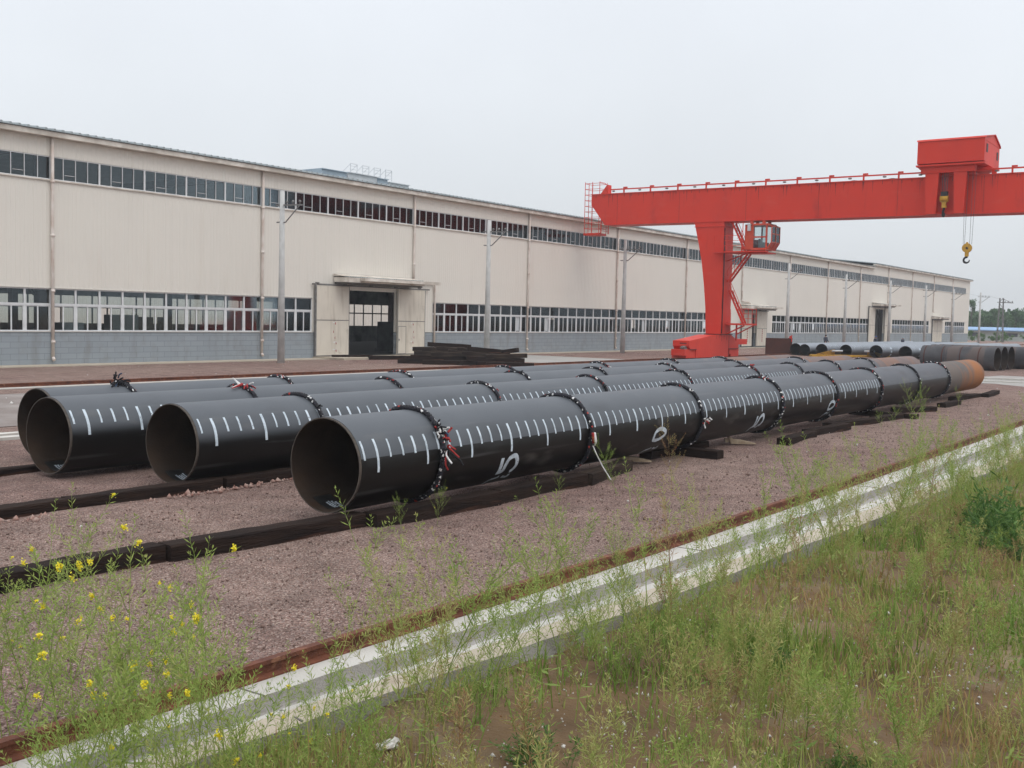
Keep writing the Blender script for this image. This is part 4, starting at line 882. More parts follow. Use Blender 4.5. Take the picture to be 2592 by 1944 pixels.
for pi_, p in enumerate(P_):
    wx, wy = pw(p['x0'], p['y']); t0 = empty('steel_pipe', (wx, wy, p['z']), p['lab'], 'pipe', 'long pipes laid side by side in the yard', DP)
    Lc = p['rs'] - p['x0']; Lt = p['x1'] - p['x0']
    sh_ = shell(.035, Lc, ends=(False, False)); sh_.cm = 4
    b = shell(0, .035, r=R - .006, th=.014, m=3, ends=(True, False)); 
    # coating edge step
    n = 96; vs = [(.035, q * math.cos(2 * PI * j / n), q * math.sin(2 * PI * j / n)) for q in (R, R - .006) for j in range(n)]; b.cm = 0
    b.add(vs, [(j, (j + 1) % n, (j + 1) % n + n, j + n) for j in range(n)])
    b.obj('bare_lip', [p['coat'], p['bare'], 'inside', 'lip'], t0)
    shell(Lc, Lt, r=R - .004, m=1, th=.016, ends=(False, True)).obj('bare_end', [p['coat'], p['bare'], 'inside', 'lip'], t0)
    if p['t0']:
        b = sh_; k = -1; dx_ = p['sp'] / 4
        while True:
            X = p['t0'] + k * dx_
            if X > p['last']: break
            lng = k % 4 == 0; w = .046 if lng else .037; w *= random.uniform(.8, 1.12); a0, a1, a2 = p['a']
            patch(b, X - p['x0'] - w / 2, X - p['x0'] + w / 2, a0 + random.uniform(-1, 1), (a2 if lng else a1) + random.uniform(-.8, .8), R + .003, 8); k += 1
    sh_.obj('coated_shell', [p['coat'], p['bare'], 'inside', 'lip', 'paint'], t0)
    if pi_ == 0:
        for i, num, D0 in ((3, '35', -58), (8, '30', -46), (13, '25', -54), (18, '20', -46)):
            X = p['t0'] + i * p['sp'] - p['x0']
            for ci, ch in enumerate(num):
                b = MB(); glyph(b, ch, X, 0, w=.075 if ci else .055); b.obj('painted_number', 'paint', t0)
    # stencilled patch inside the mouth
    if pi_ < 3:
        b = MB(); patch(b, .16, .48, -96, -128, R - .0225, 8); b.cm = 1
        for rw in range(4):
            x_ = .27 + rw * .045; dd_ = -98.0
            while dd_ > -115:
                wdg = random.uniform(1.2, 3.0)
                if random.random() < .85: patch(b, x_, x_ + random.choice((.026, .034)), dd_, dd_ - wdg, R - .026, 2)
                dd_ -= wdg + .7
        b.obj('stencil', ['stenb', 'paint'], t0)

# ropes
def rope_mesh(seed, slant=0., big=1.0):
    rd = random.Random(seed); b = MB(); S = 150; ph = [rd.uniform(0, 6) for _ in range(4)]
    for s in range(3):
        pts = []
        for i in range(S + 1):
            t = 2 * PI * i / S; th = t * 26 + 2 * PI * s / 3
            rr = R + .034 * big + .017 * big * math.cos(th) + .006 * math.sin(7 * t + ph[0])
            bot = max(0, -math.sin(t) - .93) / .07       # squeezed where the pipe rests
            rr -= .0 * bot
            x = .019 * big * math.sin(th) + slant * math.sin(t) + .018 * math.sin(3 * t + ph[1]) + .010 * math.sin(8 * t + ph[2])
            pts.append((x, -rr * math.cos(t), rr * math.sin(t)))
        b.tube(pts, .022 * big, 5, cap=False)
    return b
def shred(b, start, n_, spread, length, mats_, seed, w=.012):
    rd = random.Random(seed); s = Vector(start)
    for k in range(n_):
        b.cm = rd.choice(mats_); p = s + Vector((rd.uniform(-1, 1) * spread, rd.uniform(-1, 1) * spread * .3, rd.uniform(-1, 1) * spread)); pts = [p]
        dd_ = Vector((rd.uniform(-1, 1), rd.uniform(-.5, .1), rd.uniform(-1, .8))).normalized()
        for q in range(4): dd_ = (dd_ + Vector((rd.uniform(-.6, .6), rd.uniform(-.3, .1), rd.uniform(-.7, .3)))).normalized(); p = p + dd_ * length / 4; pts.append(p)
        b.tube(pts, w, 5)
RM = [rope_mesh(s, sl).mesh('rope', 'rope') for s, sl in ((1, .03), (2, -.03), (3, .0), (4, .05))]
ordn = ['first', 'second', 'third', 'fourth', 'fifth', 'sixth', 'seventh', 'eighth']
pn = ['nearest black pipe', 'second black pipe', 'third black pipe', 'farthest black pipe']
ROPES = {0: [11.1, 14.95, 19.2, 23.5, 27.4, 31.4, 35.6, 39.6], 1: [12.66, 17.72, 22.03, 26.74, 31.72, 35.51, 39.4, 43.76], 2: [13.23, 17.2, 22.08, 25.97, 30.36, 35.6, 41.9], 3: [11.96, 15.81, 19.76, 24.15, 29.22, 34.17, 38.57]}
extra = {(0, 0): 'with white-red knot', (0, 1): 'trailing a white cord', (1, 4): 'with bright red rag', (2, 0): 'with red-white tails', (3, 0): 'with loose black bundle', (0, 2): 'with red-white tuft'}
for pi_, lst in ROPES.items():
    p = P_[pi_]
    for k, X in enumerate(lst):
        wx, wy = pw(X, p['y']); lab = '%s rope ring from the open end of the %s' % (ordn[k], pn[pi_])
        if (pi_, k) in extra: lab += ', ' + extra[(pi_, k)]
        t0 = empty('rope_ring', (wx, wy, p['z']), lab, 'rope', 'braided ropes tied round the pipes', DP)
        place('rope', RM[(k + pi_) % 4], t0)
        b = MB(); a0 = random.uniform(35, 75)
        if (pi_, k) == (0, 0):
            c0 = arcpt(.02, 36, R + .07); shred(b, c0, 22, .06, .13, [1, 1, 1, 0, 0, 2], 5, .011); c1 = arcpt(.06, 25, R + .07); shred(b, c1, 9, .05, .09, [2, 2, 0, 3, 0], 6, .015)
            shred(b, arcpt(.05, 10, R + .06), 8, .03, .3, [1, 0, 2], 8, .012); shred(b, arcpt(.02, -35, R + .05), 6, .03, .09, [1, 0, 0], 9, .011)
        elif (pi_, k) == (0, 1):
            b.cm = 1; b.tube([arcpt(0, 4, R + .09), arcpt(.03, -8, R + .09), arcpt(.03, -14, R + .1)], [.02, .035, .01], 6); b.cm = 2; b.tube([arcpt(-.04, 4, R + .08), arcpt(-.02, -10, R + .09)], .022, 6)
            b.cm = 1; b.tube([arcpt(0, -14, R + .08), (.02, -.72, -.3), (.12, -.78, -.5), (.20, -.90, -.72)], .010, 5)
        elif (pi_, k) == (1, 4): shred(b, arcpt(0, 75, R + .05), 12, .05, .16, [2, 2, 2, 1], 12, .022)
        elif (pi_, k) == (2, 0):
            for cm_, q in ((2, -.35), (1, -.3)): b.cm = cm_; b.tube([arcpt(0, 82, R + .06), arcpt(q, 78 - cm_ * 4, R + .04)], [.03, .008], 5)
            b.cm = 1; b.tube([arcpt(-.03, 85, R + .05), (-.10, .05, R + .17)], [.03, .006], 5); shred(b, arcpt(.05, 72, R + .05), 9, .05, .12, [0, 1, 2, 0], 3, .014)
        elif (pi_, k) == (3, 0): shred(b, arcpt(-.12, 80, R + .06), 20, .10, .18, [0, 0, 0, 3], 4, .014)
        elif (pi_, k) == (0, 2): shred(b, arcpt(.02, -2, R + .06), 8, .05, .16, [2, 1, 1, 0], 21, .014)
        else: shred(b, arcpt(0, a0, R + .05), 5, .03, .07, [0, 0, 1, 0, 2 if k % 2 else 0], 30 + pi_ * 9 + k, .012)
        b.obj('knot', ['bulk', 'ropewhite', 'ropered', 'ropeblue'], t0)

# timbers under and in front of the pipes
def timber(x0, y0, x1, y1, z0, z1, w, lab, m='timber', tilt=0, g='creosoted timbers laid under the pipes', name='timber_sleeper'):
    Lh = math.hypot(x1 - x0, y1 - y0); an = math.atan2(y1 - y0, x1 - x0); b = MB(); ns = 10
    for i in range(ns + 1):
        t = -Lh / 2 + Lh * i / ns; jj = lambda a=.007: random.uniform(-a, a); zt = z1 - z0
        b.v += [(t, -w / 2 + jj(), 0), (t, -w / 2 + jj(), zt - .015 + jj()), (t, -w / 2 + .015 + jj(), zt + jj()), (t, w / 2 - .015 + jj(), zt + jj()), (t, w / 2 + jj(), zt - .015 + jj()), (t, w / 2 + jj(), 0)]
    for i in range(ns):
        for j in range(6): a = i * 6; b.f.append([a + j, a + (j + 1) % 6, a + 6 + (j + 1) % 6, a + 6 + j]); b.m.append(0); b.smooth.append(False)
    b.f += [list(range(6)), [ns * 6 + j for j in range(6)][::-1]]; b.m += [0, 0]; b.smooth += [False, False]
    o = b.obj(name, m, label=lab, cat='timber', group=g); o.location = ((x0 + x1) / 2, (y0 + y1) / 2, z0); o.rotation_euler = (0, tilt, an); return o
Wt = .26
row1 = [(2.7, 9.62, 5.15, 9.55), (5.18, 9.55, 6.9, 9.47), (6.93, 9.42, 9.62, 9.20), (9.66, 9.05, 12.15, 8.99), (12.2, 9.03, 14.45, 8.97), (14.5, 8.93, 16.4, 9.27)]
d1 = ['leftmost timber of the nearest row, cut by the frame edge', 'timber of the nearest row behind the yellow flowers', 'timber of the nearest row ending below the mouth of the nearest pipe', 'timber lying along the mouth end of the nearest pipe', 'timber beside the nearest pipe below its first painted number', 'pale-topped timber at the right end of the nearest row']
for q, lb in zip(row1, d1): timber(*q, -.04, .185, Wt, lb, 'timber2' if 'pale' in lb else 'timber')
row2 = [(3.0, 12.75, 5.4, 12.72), (5.43, 12.80, 7.9, 12.85), (7.94, 12.86, 10.4, 12.85), (10.44, 12.80, 12.9, 12.76)]
d2 = ['timber of the middle row at the left frame edge', 'timber of the middle row in front of the second pipe mouth', 'timber under the mouth of the second pipe', 'timber of the middle row half hidden behind the nearest pipe mouth']
for q, lb in zip(row2, d2): timber(*q, -.05, .145, Wt, lb)
row3 = [(5.2, 16.3, 7.4, 16.25), (7.45, 16.22, 9.9, 16.2), (9.95, 16.2, 12.4, 16.2), (12.45, 16.2, 15, 16.2)]
d3 = ['timber of the far row at the left frame edge', 'timber of the far row below the third pipe mouth', 'timber of the far row behind the third pipe', 'timber of the far row deep between third and fourth pipe']
for q, lb in zip(row3, d3): timber(*q, -.04, .10, Wt, lb)
cross = [((19.12, 8.72), (19.22, 11.0), 'timber jutting out slantwise from below the nearest pipe near its second number'), ((22.3, 8.72), (24.4, 8.85), 'timber lying on the gravel right of the pale wood wedge'),
         ((24.5, 9.0), (27.0, 8.9), 'timber alongside the pipe where its tick marks get dense'), ((26.6, 9.25), (29.3, 8.85), 'timber beside the pipe left of the tall green weed'),
         ((31.6, 10.3), (31.2, 8.3), 'crosswise timber end behind the green weeds'), ((29.4, 8.95), (31.1, 8.75), 'timber half hidden by the drooping green weeds'), ((33.2, 9.5), (34.8, 8.75), 'slanted timber right of the green weeds'), ((36.5, 8.95), (38.4, 8.9), 'short timber lying separately on gravel near the rusty pipe end'),
         ((40.2, 9.5), (43.2, 9.3), 'timber under the orange-rusted end of the nearest pipe'), ((43.2, 9.05), (46.2, 9.25), 'rightmost timber, poking out beyond the rusty pipe end'), ((18.0, 9.75), (20.5, 9.75), 'timber hidden in the shade under the middle of the nearest pipe')]
for (a, c, lb) in cross: timber(*a, *c, -.04, .15, .27, lb)
for i in range(9):
    for yy, zz in ((13.1, .057), (15.25, .057)): pass
for i, (y_, lb) in enumerate(((13.3, 'second'), (15.4, 'third'), (17.15, 'farthest'))):
    for x_, w_ in ((22, 'middle'), (38, 'far end')): timber(x_, y_ - 1.0, x_ + .1, y_ + 1.0, -.05, .055, .26, 'timber under the %s of the %s black pipe' % (w_, lb))
# pale wooden wedges
for (x, y, lb) in ((17.3, 9.55, 'pale wooden wedge under the nearest pipe beside the painted 0'), (21.5, 9.3, 'splintered pale wooden wedge under the nearest pipe below the painted 5')):
    b = MB(); b.prism([(-.3, 0), (.3, 0), (.33, .13), (.05, .11), (-.3, .02)], 'y', -.09, .09); b.prism([(.2, .1), (.42, .02), (.45, .16), (.36, .13), (.33, .2)], 'y', -.06, .05)
    o = b.obj('wood_wedge', 'wedge', label=lb, cat='wedge'); o.location = (x, y, .04); o.rotation_euler = (0, 0, 2.2); o.scale = (.9, .8, .75)

# heap of old sleepers
rd = random.Random(5); desc = ['bottom left of the heap', 'bottom middle of the heap', 'bottom right of the heap', 'second layer on the left', 'second layer in the middle', 'third layer on the left', 'top left of the heap', 'very top of the left stack', 'leaning across the middle', 'sloping right side', 'sloping right side, lower', 'sticking up at the right', 'right end of the heap', 'right end, upper', 'low front edge', 'front left on the ground', 'loose one lying right of the heap', 'flat one left of the heap', 'flat one in front of the hall door', 'thin one before the hall door step']
def hp(px, dpt, z, a, tl): xr = (px - 1296) / F * dpt; return (math.cos(YAW) * dpt + math.sin(YAW) * xr, math.sin(YAW) * dpt - math.cos(YAW) * xr, z, a, tl)
A0 = -.93
HP = [hp(1100, 58.6, 0, A0, 0), hp(1170, 58.0, 0, A0 + .03, 0), hp(1245, 57.6, 0, A0 - .04, 0), hp(1104, 58.8, .2, A0, 0), hp(1175, 58.3, .2, A0 + .05, 0), hp(1106, 59.0, .4, A0 + .04, 0), hp(1120, 59.1, .6, A0, -.02), hp(1135, 59.3, .8, A0 + .05, .04),
      hp(1185, 58.4, .42, A0 + .1, .10), hp(1225, 58.0, .40, A0 - .05, .07), hp(1240, 57.4, .2, A0 + .08, .05), hp(1262, 58.6, .52, A0 - .5, -.16), hp(1262, 57.2, 0, A0 + .05, 0), hp(1272, 57.8, .2, A0, .02), hp(1120, 57.6, 0, A0 + .02, 0), hp(1060, 58.2, 0, A0, 0),
      hp(1290, 56.6, 0, A0 + .1, 0), hp(1075, 62.6, 0, A0 + .3, 0), hp(890, 62.6, 0, A0 + .55, 0), hp(985, 62.6, 0, A0 + .5, 0)]
for px_, dp_, z_ in ((1160, 58.6, .6), (1205, 58.6, .56), (1235, 58.4, .62), (1200, 58.2, .2), (1215, 57.7, 0), (1280, 57.6, .38), (1150, 58.2, .4), (1092, 58.2, .2), (1096, 59.6, .6), (1140, 58.8, .2)): HP.append(hp(px_, dp_, z_, A0 + rd.uniform(-.3, .3), rd.uniform(-.06, .09)))
desc += ['third layer in the middle, sagging', 'near the top of the right stack', 'uppermost of the right stack', 'inner one of the right stack', 'lower front of the right stack', 'upper right corner of the heap', 'bridging the two stacks', 'left face, second from the ground', 'back of the left stack', 'inner middle of the left stack']
for (x, y, z, a, tl), ds in zip(HP, desc):
    l_ = rd.uniform(2.2, 2.6) / 2; ca_, sa_ = math.cos(a), math.sin(a)
    z *= 1.1; timber(x - l_ * ca_, y - l_ * sa_, x + l_ * ca_, y + l_ * sa_, z, z + .235, .28, 'dark old railway sleeper, ' + ds, 'timber' if rd.random() < .7 else 'timber2', tl, 'heap of old sleepers before the hall')

# ================================================================== BACKGROUND YARD
b = MB(); b.box(-1.08, 1.0, -.10, .10, 0, 1.37); b.box(1.0, 1.10, -.14, .9, 0, 1.40)
t0 = empty('steel_plate', (86.2, 34.4, 0), 'dark rust-brown upright steel plate left of the far black pipes', 'steel plate', None, -.98); b.obj('plate_body', 'rustplate', t0)
b = MB(); b.box(.85, 1.0, -.16, -.11, 1.36, 1.58); b.box(1.0, 1.06, -.2, -.15, 1.1, 1.66); b.obj('red_marker', 'red', t0)
BP = [(86, 32.85, .49, 'half hidden beside the rusty plate'), (85.4, 31.85, .47, 'sitting lower, second from the rusty plate'), (86, 30.63, .50, 'behind the left yellow bracket'), (86, 28.64, .50, 'between the two yellow brackets'), (86, 26.22, .52, 'left of the right yellow bracket'), (86, 23.95, .52, 'right of the right yellow bracket'), (86.4, 22.4, .52, 'partly hidden by the banded rusty pipes')]
for i, (x, y, r_, lb) in enumerate(BP):
    t0 = empty('coated_pipe', (x, y, r_ + .02), 'dark pipe mouth in the far row, ' + lb, 'pipe', 'far row of black coated pipes')
    b = shell(0, 34, r=r_, th=.02, n=48); b.obj('pipe_shell', ['coat_far', 'bare', 'inside', 'lip'], t0)
    if i >= 2:
        b = MB()
        for k in range(28):
            X = .8 + k * .24 * 2; 
            if X < 20: 
                vs = []
                for q in range(5): vs += [arcpt(X, 60 - q * (9 if k % 4 == 0 else 6), r_ + .004), arcpt(X + .05, 60 - q * (9 if k % 4 == 0 else 6), r_ + .004)]
                b.add(vs, [(2 * q, 2 * q + 1, 2 * q + 3, 2 * q + 2) for q in range(4)])
        if i >= 4:
            for X in (2.2,):
                for dd_ in (30, 0, -30): patch(b, X, X + .35, dd_ - 10, dd_ + 8, r_ + .004, 4)
        b.obj('depth_marks', 'paint', t0)
RPp = [(70.6, 14.15, .72, 'front one facing the camera side'), (72.1, 14.05, .74, 'second, just right behind the front one'), (73.9, 14.0, .74, 'third, at the right behind the others'), (75.9, 13.4, .72, 'fourth, cut by the right frame edge')]
for i, (x, y, r_, lb) in enumerate(RPp):
    t0 = empty('rusty_pipe', (x, y, r_), 'wide pipe with grey and rust bands, ' + lb, 'pipe', 'row of wide rusty pipes at the right')
    t0.rotation_euler = (0, 0, PI / 2 - .10)
    b = shell(0, 4.5, r=r_, th=.03, n=56, m=0); b.obj('pipe_shell', ['rp', 'bare', 'inside', 'lip'], t0)
    b = MB(); 
    for X in (.9, 2.0, 3.1, 4.2): b.sm = True; vs = [(X + dx_, (r_ + .004) * math.cos(2 * PI * j / 48), (r_ + .004) * math.sin(2 * PI * j / 48)) for dx_ in (0, .07) for j in range(48)]; b.add(vs, [(j, j + 48, (j + 1) % 48 + 48, (j + 1) % 48) for j in range(48)])
    b.obj('weld_band', 'rustplate', t0)
# yellow pipe cradle
t0 = empty('yellow_cradle', (84, 28.4, 0), 'flat yellow steel lifting frame with upright triangular brackets in front of the far pipes', 'lifting frame')
b = MB(); b.bar((-.6, 2.2, .12), (4.4, -2.5, .12), .3, .16); b.bar((1.0, 2.8, .1), (6.0, -1.9, .1), .2, .12); b.obj('beam', 'yellow', t0)
for (x, y, s, lb) in ((.2, 1.45, 1, ''), (3.6, -2.0, -1, '')):
    b = MB(); 
    dxu, dyu = .73 * s, -.69 * s
    for o_ in (0, .12):
        b.add([(x - dxu, y - dyu, .12), (x + dxu, y + dyu, .12), (x + dxu, y + dyu, .62), (x - dxu + .02, y - dyu + .05, .12), (x + dxu + .02, y + dyu + .1, .12), (x + dxu + .02, y + dyu + .1, .62)], [(0, 1, 2), (5, 4, 3), (0, 2, 5, 3), (1, 4, 5, 2), (0, 3, 4, 1)])
    b.obj('bracket', 'yellow', t0); b = MB(); b.tube([(x + dxu * .6, y + dyu * .6 - .15, .5), (x + dxu * 1.5, y + dyu * 1.5 - .15, .52)], .07, 8); b.obj('pin', 'whitevent', t0)

# workers
def person(x, y, h, rz, lab, hat, pose=0, jm='jacket'):
    t0 = empty('person', (x, y, 0), lab, 'person', None, rz); s = h / 1.75
    J = {'pel': (0, 0, .95), 'sp': (0, 0, 1.15), 'ch': (0, .0, 1.38), 'nk': (0, 0, 1.50), 'hd': (0, .02, 1.60), 'ht': (0, .02, 1.68)}
    vs = []; es = []; rs = []
    def v(p, r_): vs.append(tuple(q * s for q in p)); rs.append(r_ * s); return len(vs) - 1
    a = v(J['pel'], .15); b_ = v(J['sp'], .135); c = v(J['ch'], .16); nk = v(J['nk'], .06); hd = v(J['hd'], .09); ht = v(J['ht'], .075)
    es += [(a, b_), (b_, c), (c, nk), (nk, hd), (hd, ht)]
    for sg in (-1, 1):
        sh = v((.19 * sg, 0, 1.42), .065); el = v((.26 * sg, -.02 + .1 * pose, 1.14), .05); wr = v((.25 * sg, .10 + .14 * pose, .92 + .1 * pose), .034); pm = v((.25 * sg, .13 + .16 * pose, .86 + .1 * pose), .036)
        es += [(c, sh), (sh, el), (el, wr), (wr, pm)]
        for k in range(4): f0 = v((.25 * sg + (k - 1.5) * .018, .15 + .16 * pose, .82 + .1 * pose), .011); f1 = v((.25 * sg + (k - 1.5) * .02, .16 + .16 * pose, .78 + .1 * pose + .004 * k), .009); es += [(pm, f0), (f0, f1)]
        th = v((.25 * sg - .04 * sg, .16 + .16 * pose, .85 + .1 * pose), .011); es.append((pm, th))
        hp = v((.10 * sg, 0, .88), .10); kn = v((.11 * sg, .02, .50), .068); an = v((.11 * sg, 0, .09), .045); to = v((.12 * sg, .14, .05), .045); es += [(a, hp), (hp, kn), (kn, an), (an, to)]
    me = bpy.data.meshes.new('body'); me.from_pydata(vs, es, []); o = bpy.data.objects.new('body', me); COL.objects.link(o); o.parent = t0
    mod = o.modifiers.new('skin', 'SKIN'); 
    sv = me.skin_vertices[0].data if me.skin_vertices else None
    if sv is None:
        bm_ = __import__('bmesh').new(); bm_.from_mesh(me); bm_.verts.layers.skin.verify(); bm_.to_mesh(me); bm_.free(); sv = me.skin_vertices[0].data
    for i, r_ in enumerate(rs): sv[i].radius = (r_, r_ * .8 if i in (0, 1, 2) else r_)
    sv[0].use_root = True
    sb = o.modifiers.new('sub', 'SUBSURF'); sb.levels = 1; sb.render_levels = 2; me.materials.append(MT['skin'])
    b = MB(); b.tube([(0, 0, .90 * s), (0, 0, 1.1 * s), (0, 0, 1.3 * s), (0, 0, 1.44 * s), (0, 0, 1.50 * s)], [.175 * s, .17 * s, .20 * s, .19 * s, .08 * s], 14)
    for sg in (-1, 1): b.tube([(.15 * sg * s, 0, 1.44 * s), (.22 * sg * s, 0, 1.38 * s), (.265 * sg * s, (-.02 + .1 * pose) * s, 1.14 * s), (.25 * sg * s, (.09 + .14 * pose) * s, (.94 + .1 * pose) * s)], [.08 * s, .082 * s, .066 * s, .052 * s], 10)
    b.obj('jacket', jm, t0)
    b = MB()
    for sg in (-1, 1): b.tube([(.09 * sg * s, 0, .96 * s), (.10 * sg * s, 0, .8 * s), (.11 * sg * s, .02 * s, .5 * s), (.11 * sg * s, 0, .1 * s)], [.13 * s, .11 * s, .088 * s, .075 * s], 10)
    b.obj('trousers', 'jacket', t0)
    b = MB(); b.blob((0, .02 * s, 1.665 * s), .108 * s, 12, 8, (.95, 1.08, .85)); b.obj('helmet' if hat != 'hair' else 'hair', hat, t0)
    b = MB(); b.blob((0, .115 * s, 1.60 * s), .018 * s, 6, 5, (.8, 1.2, 1.3)); b.cm = 1
    for sg in (-1, 1): b.blob((.032 * sg * s, .103 * s, 1.625 * s), .010 * s, 6, 4)
    b.box(-.022 * s, .022 * s, .100 * s, .106 * s, 1.563 * s, 1.57 * s); b.obj('face_features', ['skin', 'hair'], t0)
person(103.2, 36.4, 1.62, 2.8, 'worker in dark clothing with arms bent, standing behind the far pipes by the open door', 'hair', .6)
person(110.0, 33.6, 1.55, 2.6, 'worker in a blue helmet whose head shows above the middle of the far pipes', 'helmet', 0)
person(112.0, 31.5, 1.50, 3.4, 'worker in a pale blue helmet just left above the rusty pipes', 'bluevent', 0)

# second hall behind the first, seen only through its windows
t0 = empty('rear_hall', (10, 98, 0), 'pale hall wall seen through the far windows of the long factory', 'hall')
b = MB(); ribbed(b, 0, 175, 0, 7.2, 0.0, .5, .02); b.box(0, 175, .17, 18, 0, 7.2); b.obj('hall_wall', 'clad', t0)
b = MB(); b.prism([(-.6, 7.15), (-.6, 7.3), (9, 8.4), (18.6, 7.3), (18.6, 7.15)], 'x', -.5, 175.5); b.obj('hall_roof', 'rooft', t0)
# low blue-roofed shed far behind
t0 = empty('long_shed', (232, 46, 0), 'long low pale shed with a light blue roof beyond the hall corner', 'shed')
b = MB(); b.box(0, 8, -40, 22, 0, 2.05); b.obj('shed_wall', 'shedwall', t0)
b = MB(); b.prism([(-1, 2.0), (-1, 2.18), (4, 2.75), (9, 2.18), (9, 2.0)], 'y', -41, 23); b.obj('shed_roof', 'shedroof', t0)
for y_ in range(-38, 20, 7): b = MB(); b.box(-.05, -.003, y_, y_ + 2.6, .9, 1.6); b.obj('shed_window', 'shedwin', t0)

# ------------------------------------------------------------------ trees
def crown_mesh(seed, h, w, n_cl, n_lf, trunk=True, lo=.25, leaf=.28, mt='tree'):
    rg = np.random.default_rng(seed); cl = []
    for _ in range(n_cl):
        z = rg.uniform(lo, 1) ** .9; rad = w * math.sin(PI * min(1, (z - lo * .6) / (1.05 - lo * .6))) ** .6 * rg.uniform(.2, 1); a = rg.uniform(0, 2 * PI)
        cl.append((rad * math.cos(a), rad * math.sin(a), z * h, rg.uniform(.25, .5) * w * .55))
    cl = np.array(cl); ci = rg.integers(0, n_cl, n_lf); d_ = rg.normal(0, .5, (n_lf, 3)); C = cl[ci, :3] + d_ * cl[ci, 3:4]
    u = rg.normal(size=(n_lf, 3)); u /= np.linalg.norm(u, axis=1)[:, None]; v_ = np.cross(u, rg.normal(size=(n_lf, 3))); v_ /= np.linalg.norm(v_, axis=1)[:, None]
    s = leaf * rg.uniform(.5, 1.2, (n_lf, 1)); V = np.concatenate([C - u * s, C + v_ * s * .5, C + u * s, C - v_ * s * .5], 1).reshape(-1, 3)
    Fq = np.arange(n_lf * 4).reshape(-1, 4); ti = np.repeat(np.clip(rg.normal(.5, .22, n_cl)[ci] + rg.normal(0, .12, n_lf), 0, 1), 4)
    return np_mesh('crown', V, Fq, [mt], ti), cl
TM = []
for s_i, (h, w) in enumerate(((7, 2.6), (9, 2.0), (8, 3.2), (7.5, 1.5))):
    cm_, cl = crown_mesh(40 + s_i, h, w, 34 if s_i != 1 else 22, 2600 if s_i not in (1, 3) else 900, leaf=.26)
    b = MB(); b.tube([(0, 0, 0), (.1, 0, h * .35), (0, .1, h * .7), (.05, 0, h * .93)], [.2, .15, .08, .03], 7)
    for c in cl[::3]: b.tube([(0, 0, c[2] * .55), (c[0] * .5, c[1] * .5, c[2] * .8), (c[0], c[1], c[2])], [.06, .04, .015], 5)
    TM.append((cm_, b.mesh('trunk', 'bark')))
tl = ['sparse tall tree with open crown right of the thin pole', 'dense rounded tree at the right frame edge', 'low tree just past the hall corner', 'small bushy tree left of the lattice mast', 'tree directly right of the lattice mast', 'slim tree between the mast and the right edge', 'broad tree filling the skyline at far right', 'short tree behind the shed roof', 'hazy tree low behind the shed', 'dark tree right of the sparse one', 'tree above the shed near the right edge', 'outermost tree near the right frame edge', 'small tree over the blue roof', 'pale slender tree by the mast']
TP = [(262, 58.6, 1, .98), (255, 42.5, 2, 1.02), (258, 66, 0, .78), (262, 56, 3, .70), (258, 53, 1, .74), (256, 50.5, 3, .84), (262, 46.5, 2, .92), (256, 62, 0, .70), (268, 54.5, 0, .74), (258, 60.3, 0, .72), (252, 47.3, 0, .90), (258, 39, 2, 1.0), (262, 64, 0, .76), (250, 51.7, 0, .70)]
for (x, y, k, s), lb in zip(TP, tl):
    t0 = empty('tree', (x, y, 0), lb, 'tree', 'trees beyond the yard', random.uniform(0, 6)); t0.scale = (s, s, s)
    place('crown', TM[k][0], t0); place('trunk', TM[k][1], t0)
# far-off wood that closes the view
rg = np.random.default_rng(3); n_lf = 26000; C = np.stack([rg.uniform(270, 330, n_lf), rg.uniform(-40, 74, n_lf), rg.uniform(0, 1, n_lf)], -1)
hh = 5.6 + 1.0 * np.sin(C[:, 1] * .35) + .8 * np.sin(C[:, 1] * .9 + 2) + .012 * (60 - C[:, 1]) * 3; C[:, 2] = C[:, 2] ** .6 * hh
u = rg.normal(size=(n_lf, 3)); u /= np.linalg.norm(u, axis=1)[:, None]; v_ = np.cross(u, rg.normal(size=(n_lf, 3))); v_ /= np.linalg.norm(v_, axis=1)[:, None]; s = rg.uniform(.4, 1.1, (n_lf, 1))
V = np.concatenate([C - u * s, C + v_ * s * .6, C + u * s, C - v_ * s * .6], 1).reshape(-1, 3)
o = place('distant_wood', np_mesh('distant_wood', V, np.arange(n_lf * 4).reshape(-1, 4), ['tree'], np.repeat(rg.uniform(0, .8, n_lf), 4)), kind='stuff', label='hazy green wood on the skyline behind the shed', cat='wood')
BM_ = [crown_mesh(70 + k, 1.9, 1.5, 16, 1100, lo=.05, leaf=.13, mt='bush')[0] for k in range(3)]
bl = ['bush before the shed right at the hall corner', 'bush left of the thin pole base', 'bush right of the thin pole base', 'large bush between thin pole and lattice mast', 'bush at the foot of the lattice mast', 'low bush right of the mast', 'bush before the middle of the shed', 'bush with bare stems before the shed', 'bush above the banded rusty pipes', 'bush at the right frame edge', 'pale bush near the right frame edge']
for k, lb in enumerate(bl):
    y = 57 - k * 2.5; t0 = place('bush', BM_[k % 3], None, (214 + (k * 7) % 9, y - 5, 0), (0, 0, k * 1.3), (1, 1, random.uniform(.75, 1.15)), label=lb, cat='bush', group='bushes before the shed')

m = bpy.data.materials.new('air_haze'); m.use_nodes = True; n = m.node_tree; n.nodes.clear(); oo_ = N(m, 'ShaderNodeOutputMaterial'); vv_ = N(m, 'ShaderNodeVolumePrincipled')
vv_.inputs['Color'].default_value = (.86, .91, .97, 1); vv_.inputs['Density'].default_value = HAZE; n.links.new(vv_.outputs[0], oo_.inputs['Volume']); MT['haze'] = m
b = MB(); b.box(-70, 420, -410, 700, -1.6, 17); hz = b.obj('haze', 'haze', kind='stuff', label='thin pale haze over the yard and skyline', cat='haze')
